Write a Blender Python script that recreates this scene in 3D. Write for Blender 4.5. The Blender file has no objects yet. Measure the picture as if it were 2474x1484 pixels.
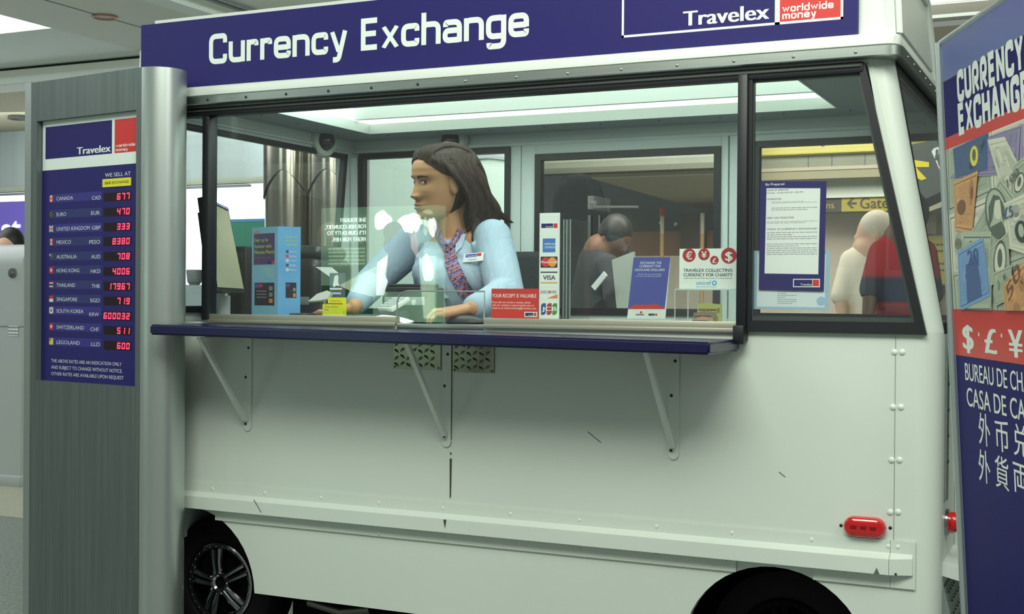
import bpy, bmesh, math, random
import numpy as np
from mathutils import Vector, Matrix

# ------------------------------------------------------------------ camera
C = bpy.context.scene.collection
SC = bpy.context.scene
YAW, PITCH, ROLL, FPX, CAMZ = .4372, -.00676, .00755, 3071.0, 1.06
fw = np.array([-math.sin(YAW)*math.cos(PITCH), math.cos(YAW)*math.cos(PITCH), math.sin(PITCH)])
rt = np.array([math.cos(YAW), math.sin(YAW), 0.0]); up = np.cross(rt, fw)
rt, up = math.cos(ROLL)*rt+math.sin(ROLL)*up, -math.sin(ROLL)*rt+math.cos(ROLL)*up
CP = np.array([0, 0, CAMZ])
cd = bpy.data.cameras.new('camera'); cam = bpy.data.objects.new('camera', cd); C.objects.link(cam)
cd.sensor_fit = 'HORIZONTAL'; cd.sensor_width = 36.0; cd.lens = FPX/2474*36.0; cd.clip_start = .05; cd.clip_end = 200
cam.matrix_world = Matrix(((rt[0], up[0], -fw[0], 0), (rt[1], up[1], -fw[1], 0), (rt[2], up[2], -fw[2], CAMZ), (0, 0, 0, 1)))
SC.camera = cam

# ------------------------------------------------------------------ world, lights, exposure
w = bpy.data.worlds.new('hall_light'); SC.world = w; w.use_nodes = True
w.node_tree.nodes['Background'].inputs[0].default_value = (.85, .95, .85, 1)
w.node_tree.nodes['Background'].inputs[1].default_value = .28
SC.view_settings.view_transform = 'Standard'; SC.view_settings.look = 'None'
SC.view_settings.exposure = 0.0; SC.view_settings.gamma = 1.0; SC.view_settings.use_curve_mapping = False
def area(name, loc, tgt, sx, sy, e, col):
    l = bpy.data.lights.new(name, 'AREA'); l.shape = 'RECTANGLE'; l.size = sx; l.size_y = sy; l.energy = e; l.color = col
    o = bpy.data.objects.new(name, l); C.objects.link(o); o.location = loc
    o.rotation_euler = (Vector(tgt)-Vector(loc)).to_track_quat('-Z', 'Y').to_euler(); return o
area('hall_area_light', (-.6, .6, 3.3), (-1.2, 2.6, .6), 2.4, 1.1, 112, (.94, 1.0, .86))
area('hall_area_light', (1.9, 1.6, 3.2), (.0, 3.2, .9), 1.6, 1.6, 44, (.95, 1.0, .89))
area('hall_area_light', (-5.5, 1.0, 3.3), (-3.2, 3.4, .9), 2.0, 1.6, 40, (.85, 1.0, .97))
area('hall_area_light', (-8.2, 8.95, 2.6), (-8.6, 10.4, 1.9), 5.0, .3, 26, (.90, 1.0, .97))  # added lamp without a fitting, brightens the striped far wall
area('hall_area_light', (-1.6, 6.5, 2.8), (-1.6, 10.0, .9), 3.0, 1.2, 165, (1.0, .97, .86))

area('hall_area_light', (-3.4, 5.2, 2.8), (-3.3, 7.0, 1.5), 1.6, .3, 34, (.90, 1.0, .94))  # added lamp without a fitting, brightens the pale pier behind the clerk

# ------------------------------------------------------------------ helpers
R_ = random.Random(7)
def lin(c): return tuple((x/255/12.92 if x/255 <= .04045 else ((x/255+.055)/1.055)**2.4) for x in c)
def P(px, py, ax, v):
    """point where the sight line through a pixel of the photograph meets the plane axis = v"""
    d = fw*FPX+rt*(px-1237)-up*(py-742); t = (v-CP[ax])/d[ax]; return CP+d*t
def AY(px, py, y=3.0): return P(px, py, 1, y)
def AX(px, py, x): return P(px, py, 0, x)
def AZ(px, py, z): return P(px, py, 2, z)

MATS = {}
def mat(name, col, rough=.5, metal=0., spec=.5, emit=None, es=0., noise=None, bump=None, coat=0., alpha=None):
    """noise=(scale xyz, second colour, amount); bump=(scale, strength)"""
    if name in MATS: return MATS[name]
    m = bpy.data.materials.new(name); m.use_nodes = True; nt = m.node_tree; b = nt.nodes['Principled BSDF']
    c = lin(col)+(1,)
    b.inputs['Base Color'].default_value = c; b.inputs['Roughness'].default_value = rough
    b.inputs['Metallic'].default_value = metal; b.inputs['Specular IOR Level'].default_value = spec
    b.inputs['Coat Weight'].default_value = coat
    m.diffuse_color = c
    if emit: b.inputs['Emission Color'].default_value = lin(emit)+(1,); b.inputs['Emission Strength'].default_value = es
    if noise or bump: tc = nt.nodes.new('ShaderNodeTexCoord')
    if noise:
        mp = nt.nodes.new('ShaderNodeMapping'); mp.inputs['Scale'].default_value = noise[0]
        n = nt.nodes.new('ShaderNodeTexNoise'); n.inputs['Scale'].default_value = 1.0; n.inputs['Detail'].default_value = 4
        rp = nt.nodes.new('ShaderNodeValToRGB'); rp.color_ramp.elements[0].position = .5-noise[2]; rp.color_ramp.elements[1].position = .5+noise[2]
        rp.color_ramp.elements[0].color = c; rp.color_ramp.elements[1].color = lin(noise[1])+(1,)
        L = nt.links.new; L(tc.outputs['Object'], mp.inputs[0]); L(mp.outputs[0], n.inputs['Vector']); L(n.outputs[0], rp.inputs[0]); L(rp.outputs[0], b.inputs['Base Color'])
    if bump:
        n2 = nt.nodes.new('ShaderNodeTexNoise'); n2.inputs['Scale'].default_value = bump[0]; n2.inputs['Detail'].default_value = 3
        bp = nt.nodes.new('ShaderNodeBump'); bp.inputs['Strength'].default_value = bump[1]; bp.inputs['Distance'].default_value = .01
        nt.links.new(tc.outputs['Object'], n2.inputs['Vector']); nt.links.new(n2.outputs[0], bp.inputs['Height']); nt.links.new(bp.outputs[0], b.inputs['Normal'])
    MATS[name] = m; return m
def glass(name, f0=.08, tint=(1, 1, 1)):
    if name in MATS: return MATS[name]
    m = bpy.data.materials.new(name); m.use_nodes = True; nt = m.node_tree; nt.nodes.remove(nt.nodes['Principled BSDF'])
    out = nt.nodes['Material Output']; tr = nt.nodes.new('ShaderNodeBsdfTransparent'); tr.inputs[0].default_value = tint+(1,)
    gl = nt.nodes.new('ShaderNodeBsdfGlossy'); gl.inputs['Roughness'].default_value = 0.0; gl.inputs[0].default_value = (1, 1, 1, 1)
    lw = nt.nodes.new('ShaderNodeLayerWeight'); lw.inputs[0].default_value = .5
    pw = nt.nodes.new('ShaderNodeMath'); pw.operation = 'POWER'; pw.inputs[1].default_value = 5
    ma = nt.nodes.new('ShaderNodeMath'); ma.operation = 'MULTIPLY_ADD'; ma.inputs[1].default_value = 1-f0; ma.inputs[2].default_value = f0
    mx = nt.nodes.new('ShaderNodeMixShader'); L = nt.links.new
    L(lw.outputs['Facing'], pw.inputs[0]); L(pw.outputs[0], ma.inputs[0]); L(ma.outputs[0], mx.inputs[0]); L(tr.outputs[0], mx.inputs[1]); L(gl.outputs[0], mx.inputs[2]); L(mx.outputs[0], out.inputs[0])
    MATS[name] = m; return m

def wloc(o):
    v = Vector((0, 0, 0))
    while o is not None: v += o.location; o = o.parent
    return v
def empty(name, loc, label, cat, group=None):
    o = bpy.data.objects.new(name, None); C.objects.link(o); o.location = loc; o.empty_display_size = .05
    return tag(o, label, cat, group)
def tag(o, label=None, cat=None, group=None, kind=None):
    if label: o['label'] = label
    if cat: o['category'] = cat
    if group: o['group'] = group
    if kind: o['kind'] = kind
    return o
class MB:
    """collects shapes in world coordinates; build() links them as ONE mesh object"""
    def __init__(s): s.bm = bmesh.new(); s.mats = []
    def mi(s, m):
        if m not in s.mats: s.mats.append(m)
        return s.mats.index(m)
    def face(s, pts, m, smooth=False):
        vs = [s.bm.verts.new(Vector(p)) for p in pts]
        try: f = s.bm.faces.new(vs)
        except ValueError: return None
        f.material_index = s.mi(m); f.smooth = smooth; return f
    def box(s, lo, hi, m, bev=0., rot=None, seg=2):
        lo = Vector(lo); hi = Vector(hi); c = (lo+hi)/2; d = hi-lo
        t = bmesh.new(); bmesh.ops.create_cube(t, size=1.0)
        bmesh.ops.scale(t, vec=d, verts=t.verts)
        if bev > 0: bmesh.ops.bevel(t, geom=t.edges[:], offset=bev, segments=seg, profile=.5, affect='EDGES')
        if rot is not None: bmesh.ops.transform(t, matrix=rot.to_4x4(), verts=t.verts)
        bmesh.ops.translate(t, vec=c, verts=t.verts); s.add(t, m, smooth=bev > 0); return s
    def add(s, t, m, smooth=False):
        k = s.mi(m); mp = {}
        for v in t.verts: mp[v] = s.bm.verts.new(v.co)
        for f in t.faces:
            try: g = s.bm.faces.new([mp[v] for v in f.verts])
            except ValueError: continue
            g.material_index = k; g.smooth = smooth
        t.free()
    def prism(s, pts, vec, m, smooth=False):
        """closed prism: polygon pts (3d) extruded by vec"""
        vec = Vector(vec); a = [s.bm.verts.new(Vector(p)) for p in pts]; b = [s.bm.verts.new(Vector(p)+vec) for p in pts]
        k = s.mi(m); n = len(a); fs = []
        for i in range(n): f = s.bm.faces.new((a[i], a[(i+1) % n], b[(i+1) % n], b[i])); f.smooth = smooth; fs.append(f)
        fa = s.bm.faces.new(a[::-1]); fb = s.bm.faces.new(b); fs += [fa, fb]
        for f in fs: f.material_index = k
        bmesh.ops.recalc_face_normals(s.bm, faces=fs)
        if n > 4: bmesh.ops.triangulate(s.bm, faces=[fa, fb])
        return s
    def tube(s, pts, r, m, n=10, cap=True, smooth=True, flat=1.0):
        pts = [Vector(p) for p in pts]; rs = r if isinstance(r, (list, tuple)) else [r]*len(pts)
        k = s.mi(m); rings = []; ref = None
        for i, p in enumerate(pts):
            d = (pts[min(i+1, len(pts)-1)]-pts[max(i-1, 0)]).normalized()
            if ref is None: ref = d.orthogonal().normalized()
            ref = (ref-d*ref.dot(d)).normalized(); q = d.cross(ref)
            rings.append([s.bm.verts.new(p+(ref*math.cos(2*math.pi*j/n)+q*math.sin(2*math.pi*j/n)*flat)*rs[i]) for j in range(n)])
        for a, b in zip(rings, rings[1:]):
            for j in range(n):
                f = s.bm.faces.new((a[j], a[(j+1) % n], b[(j+1) % n], b[j])); f.smooth = smooth; f.material_index = k
        if cap:
            for rr in (rings[0][::-1], rings[-1]): f = s.bm.faces.new(rr); f.material_index = k
        return s
    def lathe(s, prof, org, axis, m, n=32, smooth=True):
        """prof: list of (along axis, radius)"""
        ax = Vector(axis).normalized(); u = ax.orthogonal().normalized(); v = ax.cross(u); org = Vector(org); k = s.mi(m); rings = []
        for a, r in prof: rings.append([s.bm.verts.new(org+ax*a+(u*math.cos(2*math.pi*j/n)+v*math.sin(2*math.pi*j/n))*max(r, 1e-5)) for j in range(n)])
        for a, b in zip(rings, rings[1:]):
            for j in range(n): f = s.bm.faces.new((a[j], a[(j+1) % n], b[(j+1) % n], b[j])); f.smooth = smooth; f.material_index = k
        return s
    def dome(s, c, nrm, r, h, m, n=10): return s.lathe([(h*math.sin(t), r*math.cos(t)) for t in (0, .5, 1.0, 1.55)], c, nrm, m, n)
    def build(s, name, parent=None, norm=False, auto=True):
        if norm: bmesh.ops.recalc_face_normals(s.bm, faces=s.bm.faces[:])
        me = bpy.data.meshes.new(name)
        o = bpy.data.objects.new(name, me); C.objects.link(o)
        if parent is not None:
            o.parent = parent; off = wloc(parent); bmesh.ops.translate(s.bm, vec=-off, verts=s.bm.verts)
        s.bm.to_mesh(me); s.bm.free()
        for m in s.mats: me.materials.append(m)
        if auto and len(me.polygons):
            me.set_sharp_from_angle(angle=math.radians(40))
        return o

# ---- lettering
_tc = {}
def glyphs(txt, bold=.0):
    """flat outline of a line of text in the built-in font -> (verts2d, faces), height of a capital = 1"""
    key = (txt, bold)
    if key in _tc: return _tc[key]
    cu = bpy.data.curves.new('text', 'FONT'); cu.body = txt; cu.size = 1.0; cu.offset = bold; cu.resolution_u = 4; cu.fill_mode = 'FRONT'
    ob = bpy.data.objects.new('text', cu); C.objects.link(ob)
    dg = bpy.context.evaluated_depsgraph_get(); me = bpy.data.meshes.new_from_object(ob.evaluated_get(dg), depsgraph=dg)
    vs = [(v.co.x/.729, v.co.y/.729) for v in me.vertices]; fs = [tuple(p.vertices) for p in me.polygons]
    bpy.data.objects.remove(ob); bpy.data.curves.remove(cu); bpy.data.meshes.remove(me)
    _tc[key] = (vs, fs); return vs, fs
# a squarish rounded letter drawn with strokes, for the large lettering
W = .74
def _poly(*p, r=.26): return (p, r)
STROKE = {
 'u': (W, [_poly((0, 1.0), (0, .11), (W, .11), (W, .5)), _poly((W, 1.0), (W, 0))]),
 'r': (.46, [_poly((0, 1.0), (0, 0)), _poly((0, .45), (0, .885), (.46, .885), (.46, .70), r=.14)]),
 'e': (W, [_poly((0, .50), (W, .50), r=0), _poly((W, .40), (W, .89), (0, .89), (0, .11), (W, .11), (W, .32))]),
 'n': (W, [_poly((0, 1.0), (0, 0)), _poly((0, .5), (0, .89), (W, .89), (W, 0))]),
 'c': (W-.04, [_poly((W-.04, .66), (W-.04, .89), (0, .89), (0, .11), (W-.04, .11), (W-.04, .34))]),
 'y': (.72, [_poly((0, 1.0), (.37, .04), r=0), _poly((.72, 1.0), (.36, -.30), (.05, -.30), r=.14)]),
 'x': (.70, [_poly((0, 1.0), (.70, 0), r=0), _poly((.70, 1.0), (0, 0), r=0)]),
 'h': (W, [_poly((0, 1.42), (0, 0)), _poly((0, .5), (0, .89), (W, .89), (W, 0))]),
 'a': (W-.02, [_poly((.02, .70), (.02, .89), (W-.02, .89), (W-.02, 0)), _poly((W-.02, .53), (0, .53), (0, .11), (W-.02, .11), r=.18)]),
 'g': (W, [_poly((W, .5), (W, .89), (0, .89), (0, .11), (W, .11)), _poly((W, 1.0), (W, -.32), (.03, -.32), (.03, -.16))]),
 'o': (W, [_poly((W*.5, .89), (0, .89), (0, .11), (W, .11), (W, .89), (W*.45, .89))]),
 'd': (W, [_poly((W, .5), (W, .89), (0, .89), (0, .11), (W, .11)), _poly((W, 1.42), (W, 0))]),
 'l': (.0, [_poly((0, 1.42), (0, 0))]), 'i': (.0, [_poly((0, 1.0), (0, 0)), _poly((0, 1.42), (0, 1.22))]),
 'w': (1.1, [_poly((0, 1.0), (.28, 0), (.55, .95), (.82, 0), (1.1, 1.0), r=0)]),
 'm': (1.14, [_poly((0, 1.0), (0, 0)), _poly((0, .5), (0, .89), (.57, .89), (.57, 0)), _poly((.57, .5), (.57, .89), (1.14, .89), (1.14, 0))]),
 'C': (.86, [_poly((.86, .98), (.86, 1.31), (0, 1.31), (0, .11), (.86, .11), (.86, .44), r=.3)]),
 'E': (.74, [_poly((.74, 1.31), (0, 1.31), (0, .11), (.74, .11), r=0), _poly((0, .73), (.68, .73), r=0)]),
 'U': (.84, [_poly((0, 1.42), (0, .11), (.84, .11), (.84, 1.42), r=.3)]),
 'R': (.84, [_poly((0, 0), (0, 1.31), (.78, 1.31), (.78, .60), (0, .60), r=.2), _poly((.36, .60), (.84, 0), r=0)]),
 'N': (.86, [_poly((0, 0), (0, 1.42)), _poly((0, 1.36), (.86, .06), r=0), _poly((.86, 0), (.86, 1.42))]),
 'Y': (.86, [_poly((0, 1.42), (.43, .62), (.43, 0), r=0), _poly((.86, 1.42), (.43, .62), r=0)]),
 'X': (.86, [_poly((0, 1.42), (.86, 0), r=0), _poly((.86, 1.42), (0, 0), r=0)]),
 'H': (.84, [_poly((0, 1.42), (0, 0)), _poly((.84, 1.42), (.84, 0)), _poly((0, .73), (.84, .73), r=0)]),
 'A': (.94, [_poly((.02, 0), (.42, 1.42), r=0), _poly((.92, 0), (.52, 1.42), r=0), _poly((.18, .40), (.76, .40), r=0), _poly((.36, 1.32), (.58, 1.32), r=0)]),
 'G': (.84, [_poly((.84, 1.0), (.84, 1.31), (0, 1.31), (0, .11), (.84, .11), (.84, .66), (.46, .66), r=.3)]),
}
def _fillet(p, r):
    out = [p[0]]
    for a, b, c in zip(p, p[1:], p[2:]):
        a, b, c = Vector(a), Vector(b), Vector(c); d1 = (a-b); d2 = (c-b); q = min(r, d1.length*.49, d2.length*.49)
        if q < .02: out.append(tuple(b)); continue
        s, e = b+d1.normalized()*q, b+d2.normalized()*q
        for i in range(7):
            t = i/6; out.append(tuple(s*(1-t)**2+b*(2*t*(1-t))*1.0+e*t*t))
    out.append(p[-1]); return out
def strokes(txt, sw=.24, gap=.20):
    vs, fs = [], []; x = sw/2; lay = 0
    for ch in txt:
        if ch == ' ': x += .55; continue
        wd, st = STROKE[ch]
        for p, r in st:
            q = [Vector(a) for a in _fillet(list(p), max(r, sw*.95) if r > 0 else 0)]; n = len(q); b0 = len(vs)
            for i in range(n):
                d1 = (q[i]-q[i-1]).normalized() if i else None; d2 = (q[i+1]-q[i]).normalized() if i < n-1 else None
                d1 = d1 or d2; d2 = d2 or d1; t = (d1+d2); t = t.normalized() if t.length > 1e-4 else d1
                nn = Vector((-t.y, t.x)); k = sw/2/max(.45, nn.dot(Vector((-d1.y, d1.x))))
                vs.append((x+q[i].x+nn.x*k, q[i].y+nn.y*k, lay)); vs.append((x+q[i].x-nn.x*k, q[i].y-nn.y*k, lay))
            ys_ = [a[1] for a in p]
            if ch in 'AXNYRxyw' and max(ys_)-min(ys_) > .3 and r == 0: vs[b0:] = [(a, min(max(b, min(ys_)), max(ys_)), c) for a, b, c in vs[b0:]]
            for i in range(n-1): fs.append((b0+2*i+1, b0+2*i+3, b0+2*i+2, b0+2*i))
            lay = (lay+.2) % 1.0
        x += wd+sw+gap
    return [(a/1.42, b/1.42, c) for a, b, c in vs], fs

class Sheet:
    """a printed flat face: origin O, axes U (right) and V (up), normal N; layers of flat colour a fraction of a millimetre thick"""
    def __init__(s, O, U, V=(0, 0, 1), step=.00016):
        s.O = Vector(O); s.U = Vector(U).normalized(); s.V = Vector(V).normalized(); s.N = s.U.cross(s.V).normalized(); s.mb = MB(); s.step = step
    def at(s, u, v, l=0): return s.O+s.U*u+s.V*v+s.N*(s.step*l)
    def px(s, x, y):
        d = Vector(fw*FPX+rt*(x-1237)-up*(y-742)); c = Vector(CP); t = (s.O-c).dot(s.N)/d.dot(s.N); q = c+d*t-s.O
        return q.dot(s.U), q.dot(s.V)
    def poly(s, pts, m, l=1): s.mb.face([s.at(u, v, l) for u, v in pts], m)
    def rect(s, u0, v0, u1, v1, m, l=1): s.poly([(u0, v0), (u1, v0), (u1, v1), (u0, v1)], m, l)
    def frame(s, u0, v0, u1, v1, t, m, l=1):
        for a in ((u0, v0, u1, v0+t), (u0, v1-t, u1, v1), (u0, v0, u0+t, v1), (u1-t, v0, u1, v1)): s.rect(*a, m, l)
    def disc(s, u, v, r, m, l=1, ry=None, n=24): s.poly([(u+r*math.cos(2*math.pi*i/n), v+(ry or r)*math.sin(2*math.pi*i/n)) for i in range(n)], m, l)
    def slab(s, u0, v0, u1, v1, th, m):
        """the board itself, th thick behind the printed face"""
        pts = [s.at(u, v) for u, v in ((u0, v0), (u1, v0), (u1, v1), (u0, v1))]; s.mb.prism(pts, -s.N*th, m)
    def put(s, vs, fs, u0, v0, u1, h, m, l, x0=None, x1=None, sk=0., rot=0.):
        xs = [q[0] for q in vs]; x0 = min(xs) if x0 is None else x0; x1 = max(xs) if x1 is None else x1
        kx = (u1-u0)/(x1-x0) if u1 is not None else h
        cr, sr = math.cos(rot), math.sin(rot); k = s.mb.mi(m); bv = []
        for q in vs:
            a, b = q[0], q[1]; du, dv = (a-x0)*kx+b*h*sk, b*h; bv.append(s.mb.bm.verts.new(s.at(u0+du*cr-dv*sr, v0+du*sr+dv*cr, l+(q[2] if len(q) > 2 else 0))))
        for f in fs:
            try: g = s.mb.bm.faces.new([bv[i] for i in f]); g.material_index = k
            except ValueError: pass
    def text(s, t, u0, v0, u1, h, m, l=2, bold=.012, stroke=None, rot=0.):
        """text from u0 to u1 (None: natural width) with its base line at v0 and capitals h high"""
        if stroke: vs, fs = strokes(t, *stroke); s.put(vs, fs, u0, v0, u1, h, m, l, rot=rot); return
        vs, fs = glyphs(t, 0.)
        if not vs: return
        xs = [q[0] for q in vs]; a, c = min(xs)-bold, max(xs)+bold     # bold: the letters printed again a hair to either side
        for i, d in enumerate((-bold, 0, bold) if bold > .004 else (0,)):
            s.put([(q[0]+d, q[1]) for q in vs], fs, u0, v0, u1, h, m, l+.25*i, a, c, rot=rot)
    def lines(s, u0, u1, v0, v1, n, m, l=2, fill=.4, seed=1):
        """rows of print too small to read: words as short dashes"""
        rr = random.Random(seed); dv = (v1-v0)/n
        for i in range(n):
            v = v1-dv*(i+.7); u = u0; end = u0+(u1-u0)*(1 if rr.random() < .7 else rr.uniform(.4, .8))
            while u < end:
                wd = min((u1-u0)*rr.uniform(.03, .11), end-u); s.rect(u, v, u+wd, v+dv*fill, m, l); u += wd+(u1-u0)*.015
    def build(s, name, parent=None): return s.mb.build(name, parent, auto=False)
# ------------------------------------------------------------------ materials
WHITE = mat('van white paint', (208, 216, 209), .34, noise=((3, 3, 3), (203, 212, 204), .3))
WHITE2 = mat('roof white paint', (214, 221, 216), .35)
INNER = mat('grey inner panel', (206, 216, 215), .55)
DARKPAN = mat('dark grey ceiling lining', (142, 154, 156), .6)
LINER = mat('glowing white liner', (228, 234, 230), .6, emit=(228, 240, 228), es=1.5)  # emission added so the liner walls look brightly lit; no lamp of its own
LIPW = mat('white skylight lip', (214, 224, 218), .6)
ALU = mat('brushed aluminium', (190, 196, 192), .32, 1.0, noise=((4, 4, 60), (170, 178, 174), .3))
CHAMP = mat('champagne metal rail', (172, 171, 156), .5, .8)
BLACK = mat('black rubber gasket', (24, 26, 32), .45)
BLACKP = mat('black plastic', (26, 28, 31), .4)
DARK = mat('wheel well black', (7, 7, 9), .9, spec=.1)
TYRE = mat('tyre rubber', (16, 16, 18), .75, spec=.2)
CHROME = mat('dark chrome', (150, 152, 156), .18, 1.0)
NAVY = mat('navy sign film', (42, 37, 102), .5, spec=.2)
NAVYC = mat('navy counter laminate', (17, 17, 56), .25, spec=.5, noise=((700, 700, 700), (26, 26, 70), .2))
SIGNW = mat('white sign film', (226, 236, 230), .45)
RED = mat('red sign film', (206, 44, 40), .45)
SCREW = mat('screw head', (60, 62, 62), .4, .8)
RIVM = mat('rivet paint', (214, 221, 214), .3)
GLASS = glass('window glass', .085, (.97, .985, .975)); GLASS2 = glass('clear acrylic', .07, (.96, .98, .97))
REDL = mat('red lens', (190, 14, 20), .16, coat=.6, spec=.6)
TREAD = mat('tread plate metal', (132, 132, 120), .22, 1.0)
YEL = mat('yellow sticker', (226, 222, 40), .5)
GREYT = mat('print grey', (120, 124, 128), .6)
LTXT = mat('pale print', (206, 212, 222), .5)
PAPER = mat('white paper', (224, 230, 228), .6)

# ------------------------------------------------------------------ the step van, a top-level thing with its parts
# van frame: side face lies in the plane y = 3, long axis x
van = empty('service_van', (-1.45, 3.5, 0), 'small white step van fitted out as a currency kiosk with a navy roof sign', 'van')
XL, XR, YB = -2.60, -.335, 4.06           # left end, rear face, far side
def lerp(a, b, t): return a+(b-a)*t
def corner(z):
    """plan of the rounded rear corner at height z -> list of (x, y)"""
    t = max(0, (z-.99)/(1.62-.99)); xr = XR-.115*t; r = .055
    return [(xr-r+r*math.sin(a), 3.0+r-r*math.cos(a)) for a in [i*math.pi/2/8 for i in range(9)]]
# lower side with two wheel arches
def arch(cx, cz, r, z0, n=22, flat=None):
    a0 = math.asin((z0-cz)/r); pts = []
    for i in range(n+1):
        a = a0+(math.pi-2*a0)*i/n; pts.append((cx-r*math.cos(a+0) if False else cx+r*math.cos(math.pi-a), cz+r*math.sin(a)))
    return pts          # left to right
ARL, ARR = (-2.452, .2, .238), (-.708, .2, .2262)
b = MB(); zs = .205; ztop = .985; TH = .025
out = []
out += [(-2.47, .2+.238)] + [p for p in arch(*ARL, zs) if p[0] > -2.47]
out += [p for p in arch(*ARR, zs)]
out += [(-.39, zs), (-.39, ztop), (XL, ztop), (XL, .438)]
b.prism([(x, 3.0, z) for x, z in out], (0, TH, 0), WHITE)
# rounded corner column and raked pillar
def loft_corner(mb, z0, z1, m, nz=6):
    prev = None; k = mb.mi(m)
    for i in range(nz+1):
        z = lerp(z0, z1, i/nz); ring = [mb.bm.verts.new((x, y, z)) for x, y in [(-.39 if z <= .99 else lerp(-.368, -.494, (z-.99)/.63), 3.0)]+corner(z)]
        if prev:
            for a in range(len(ring)-1): f = mb.bm.faces.new((prev[a], prev[a+1], ring[a+1], ring[a])); f.smooth = True; f.material_index = k
        prev = ring
loft_corner(b, .12, .99, WHITE); loft_corner(b, .99, 1.63, WHITE, 8)
# header above the opening, jamb at the left
b.box((XL, 3.0, 1.606), (-.505, 3.03, 1.645), WHITE); b.box((XL, 3.0, ztop), (-2.50, 3.03, 1.61), WHITE)
# paint chips and a dark drip stain below the middle bracket
CHIP = mat('paint chip', (58, 58, 46), .8)
def flat(mb, pts, m, y=2.9985): mb.face([(p[0], y, p[1]) for p in pts], m)
flat(b, [tuple(AY(x, y)[[0, 2]]) for x, y in ((1087, 1108), (1092, 1108), (1090, 1200), (1087, 1205))], CHIP)
flat(b, [tuple(AY(x, y)[[0, 2]]) for x, y in ((1088, 1093), (1091, 1093), (1091, 1099), (1088, 1099))], CHIP)
for (x, y, dx, dy) in ((1420, 1044, 32, 26), (1882, 1141, 15, 12)):
    q = AY(x, y); q2 = AY(x+dx, y+dy); flat(b, [(q[0], q[2]), (q[0]+.001, q[2]+.001), (q2[0]+.001, q2[2]+.001), (q2[0], q2[2])], CHIP)
# seam of the rear corner and its pairs of round rivets
xs_ = -.4345; flat(b, [(xs_-.0006, .41), (xs_+.0006, .41), (xs_+.0006, .98), (xs_-.0006, .98)], GREYT, 2.9992)
for y in (851, 984, 1112, 1238):
    for x in (2161, 2180):
        q = AY(x-(y-851)*.026, y); b.dome((q[0], 3.0, q[2]), (0, -1, 0), .0075, .004, RIVM, 14)
b.build('side_panel', van)
# protruding rub rail
b = MB(); prof = [(2.9945, .514), (2.9945, .485), (2.972, .474), (2.971, .437), (2.9935, .434), (2.9945, .406), (2.9985, .406), (2.9985, .514)]
x0, x1 = XL, -.442
def extr(mb, prof, x0, x1, m, prof2=None):
    k = mb.mi(m); A = [mb.bm.verts.new((x0, y, z)) for y, z in prof]; B = [mb.bm.verts.new((x1, y, z)) for y, z in (prof2 or prof)]
    fs = [mb.bm.faces.new((A[i], A[(i+1) % len(A)], B[(i+1) % len(A)], B[i])) for i in range(len(A))]+[mb.bm.faces.new(A[::-1]), mb.bm.faces.new(B)]
    for f in fs: f.material_index = k
    bmesh.ops.recalc_face_normals(mb.bm, faces=fs)
lo = [p for p in prof if p[1] >= .43]; 
cutx = -2.415
up_ = [(2.9945, .514), (2.9945, .485), (2.972, .474), (2.971, .4385), (2.9985, .4385), (2.9985, .514)]
extr(b, up_, x0, cutx, WHITE); 
# lower flange is cut by the wheel arches: short runs between them
extr(b, up_, cutx, -.4415, WHITE)
fl = lambda z0: [(2.9945, z0), (2.9945, .438), (2.9985, .438), (2.9985, z0)]
def under(xa, xb): extr(b, [(2.971, .4385), (2.9945, .434), (2.9945, .406), (2.9985, .406), (2.9985, .4385)], xa, xb, WHITE)
under(-2.352, -.800); under(-.616, -.4415)
extr(b, up_, -.4405, -.392, WHITE, [(2.9945, .514), (2.9945, .485), (2.990, .476), (2.989, .4385), (2.9985, .4385), (2.9985, .514)])
extr(b, [(2.9945, .406), (2.9945, .4385), (2.9985, .4385), (2.9985, .406)], -.4405, -.392, WHITE)
b.box((-.392, 2.994, .406), (-.386, 2.9985, .514), WHITE)
for x in (513, 640, 775, 915, 1070, 1233, 1400, 1586, 1768, 1961, 2146, 2169):
    yy = lerp(1181, 1322, (x-513)/(2169-513)); q = AY(x, yy, 2.9945); b.dome((q[0], 2.9945, q[2]), (0, -1, 0), .0052, .0018, RIVM, 12)
for x in (915, 1070, 1400, 1586, 1750):
    yy = lerp(1290, 1355, (x-915)/(1750-915)); q = AY(x, yy, 2.9945); b.dome((q[0], 2.9945, q[2]), (0, -1, 0), .0055, .002, WHITE, 12)
CH2 = mat('bare metal chip', (112, 120, 116), .5, .6)
for pts, m, yy in (([(1071, 1256), (1078, 1256), (1075, 1278)], CHIP, 2.9705), ([(2110, 1388), (2125, 1388), (2118, 1372)], CH2, 2.9705), ([(2040, 1386), (2046, 1386), (2044, 1382)], CH2, 2.9705), ([(2068, 1388), (2072, 1388), (2072, 1384)], CH2, 2.9705), ([(612, 1208), (614, 1207), (632, 1238), (630, 1239)], GREYT, 2.9705)):
    b.face([tuple(AY(x, y, yy)) for x, y in pts], m)
q = AY(2164, 1388, 2.97); b.dome(q, (0, -1, 0), .003, .001, SCREW)
b.build('rub_rail', van)
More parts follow.
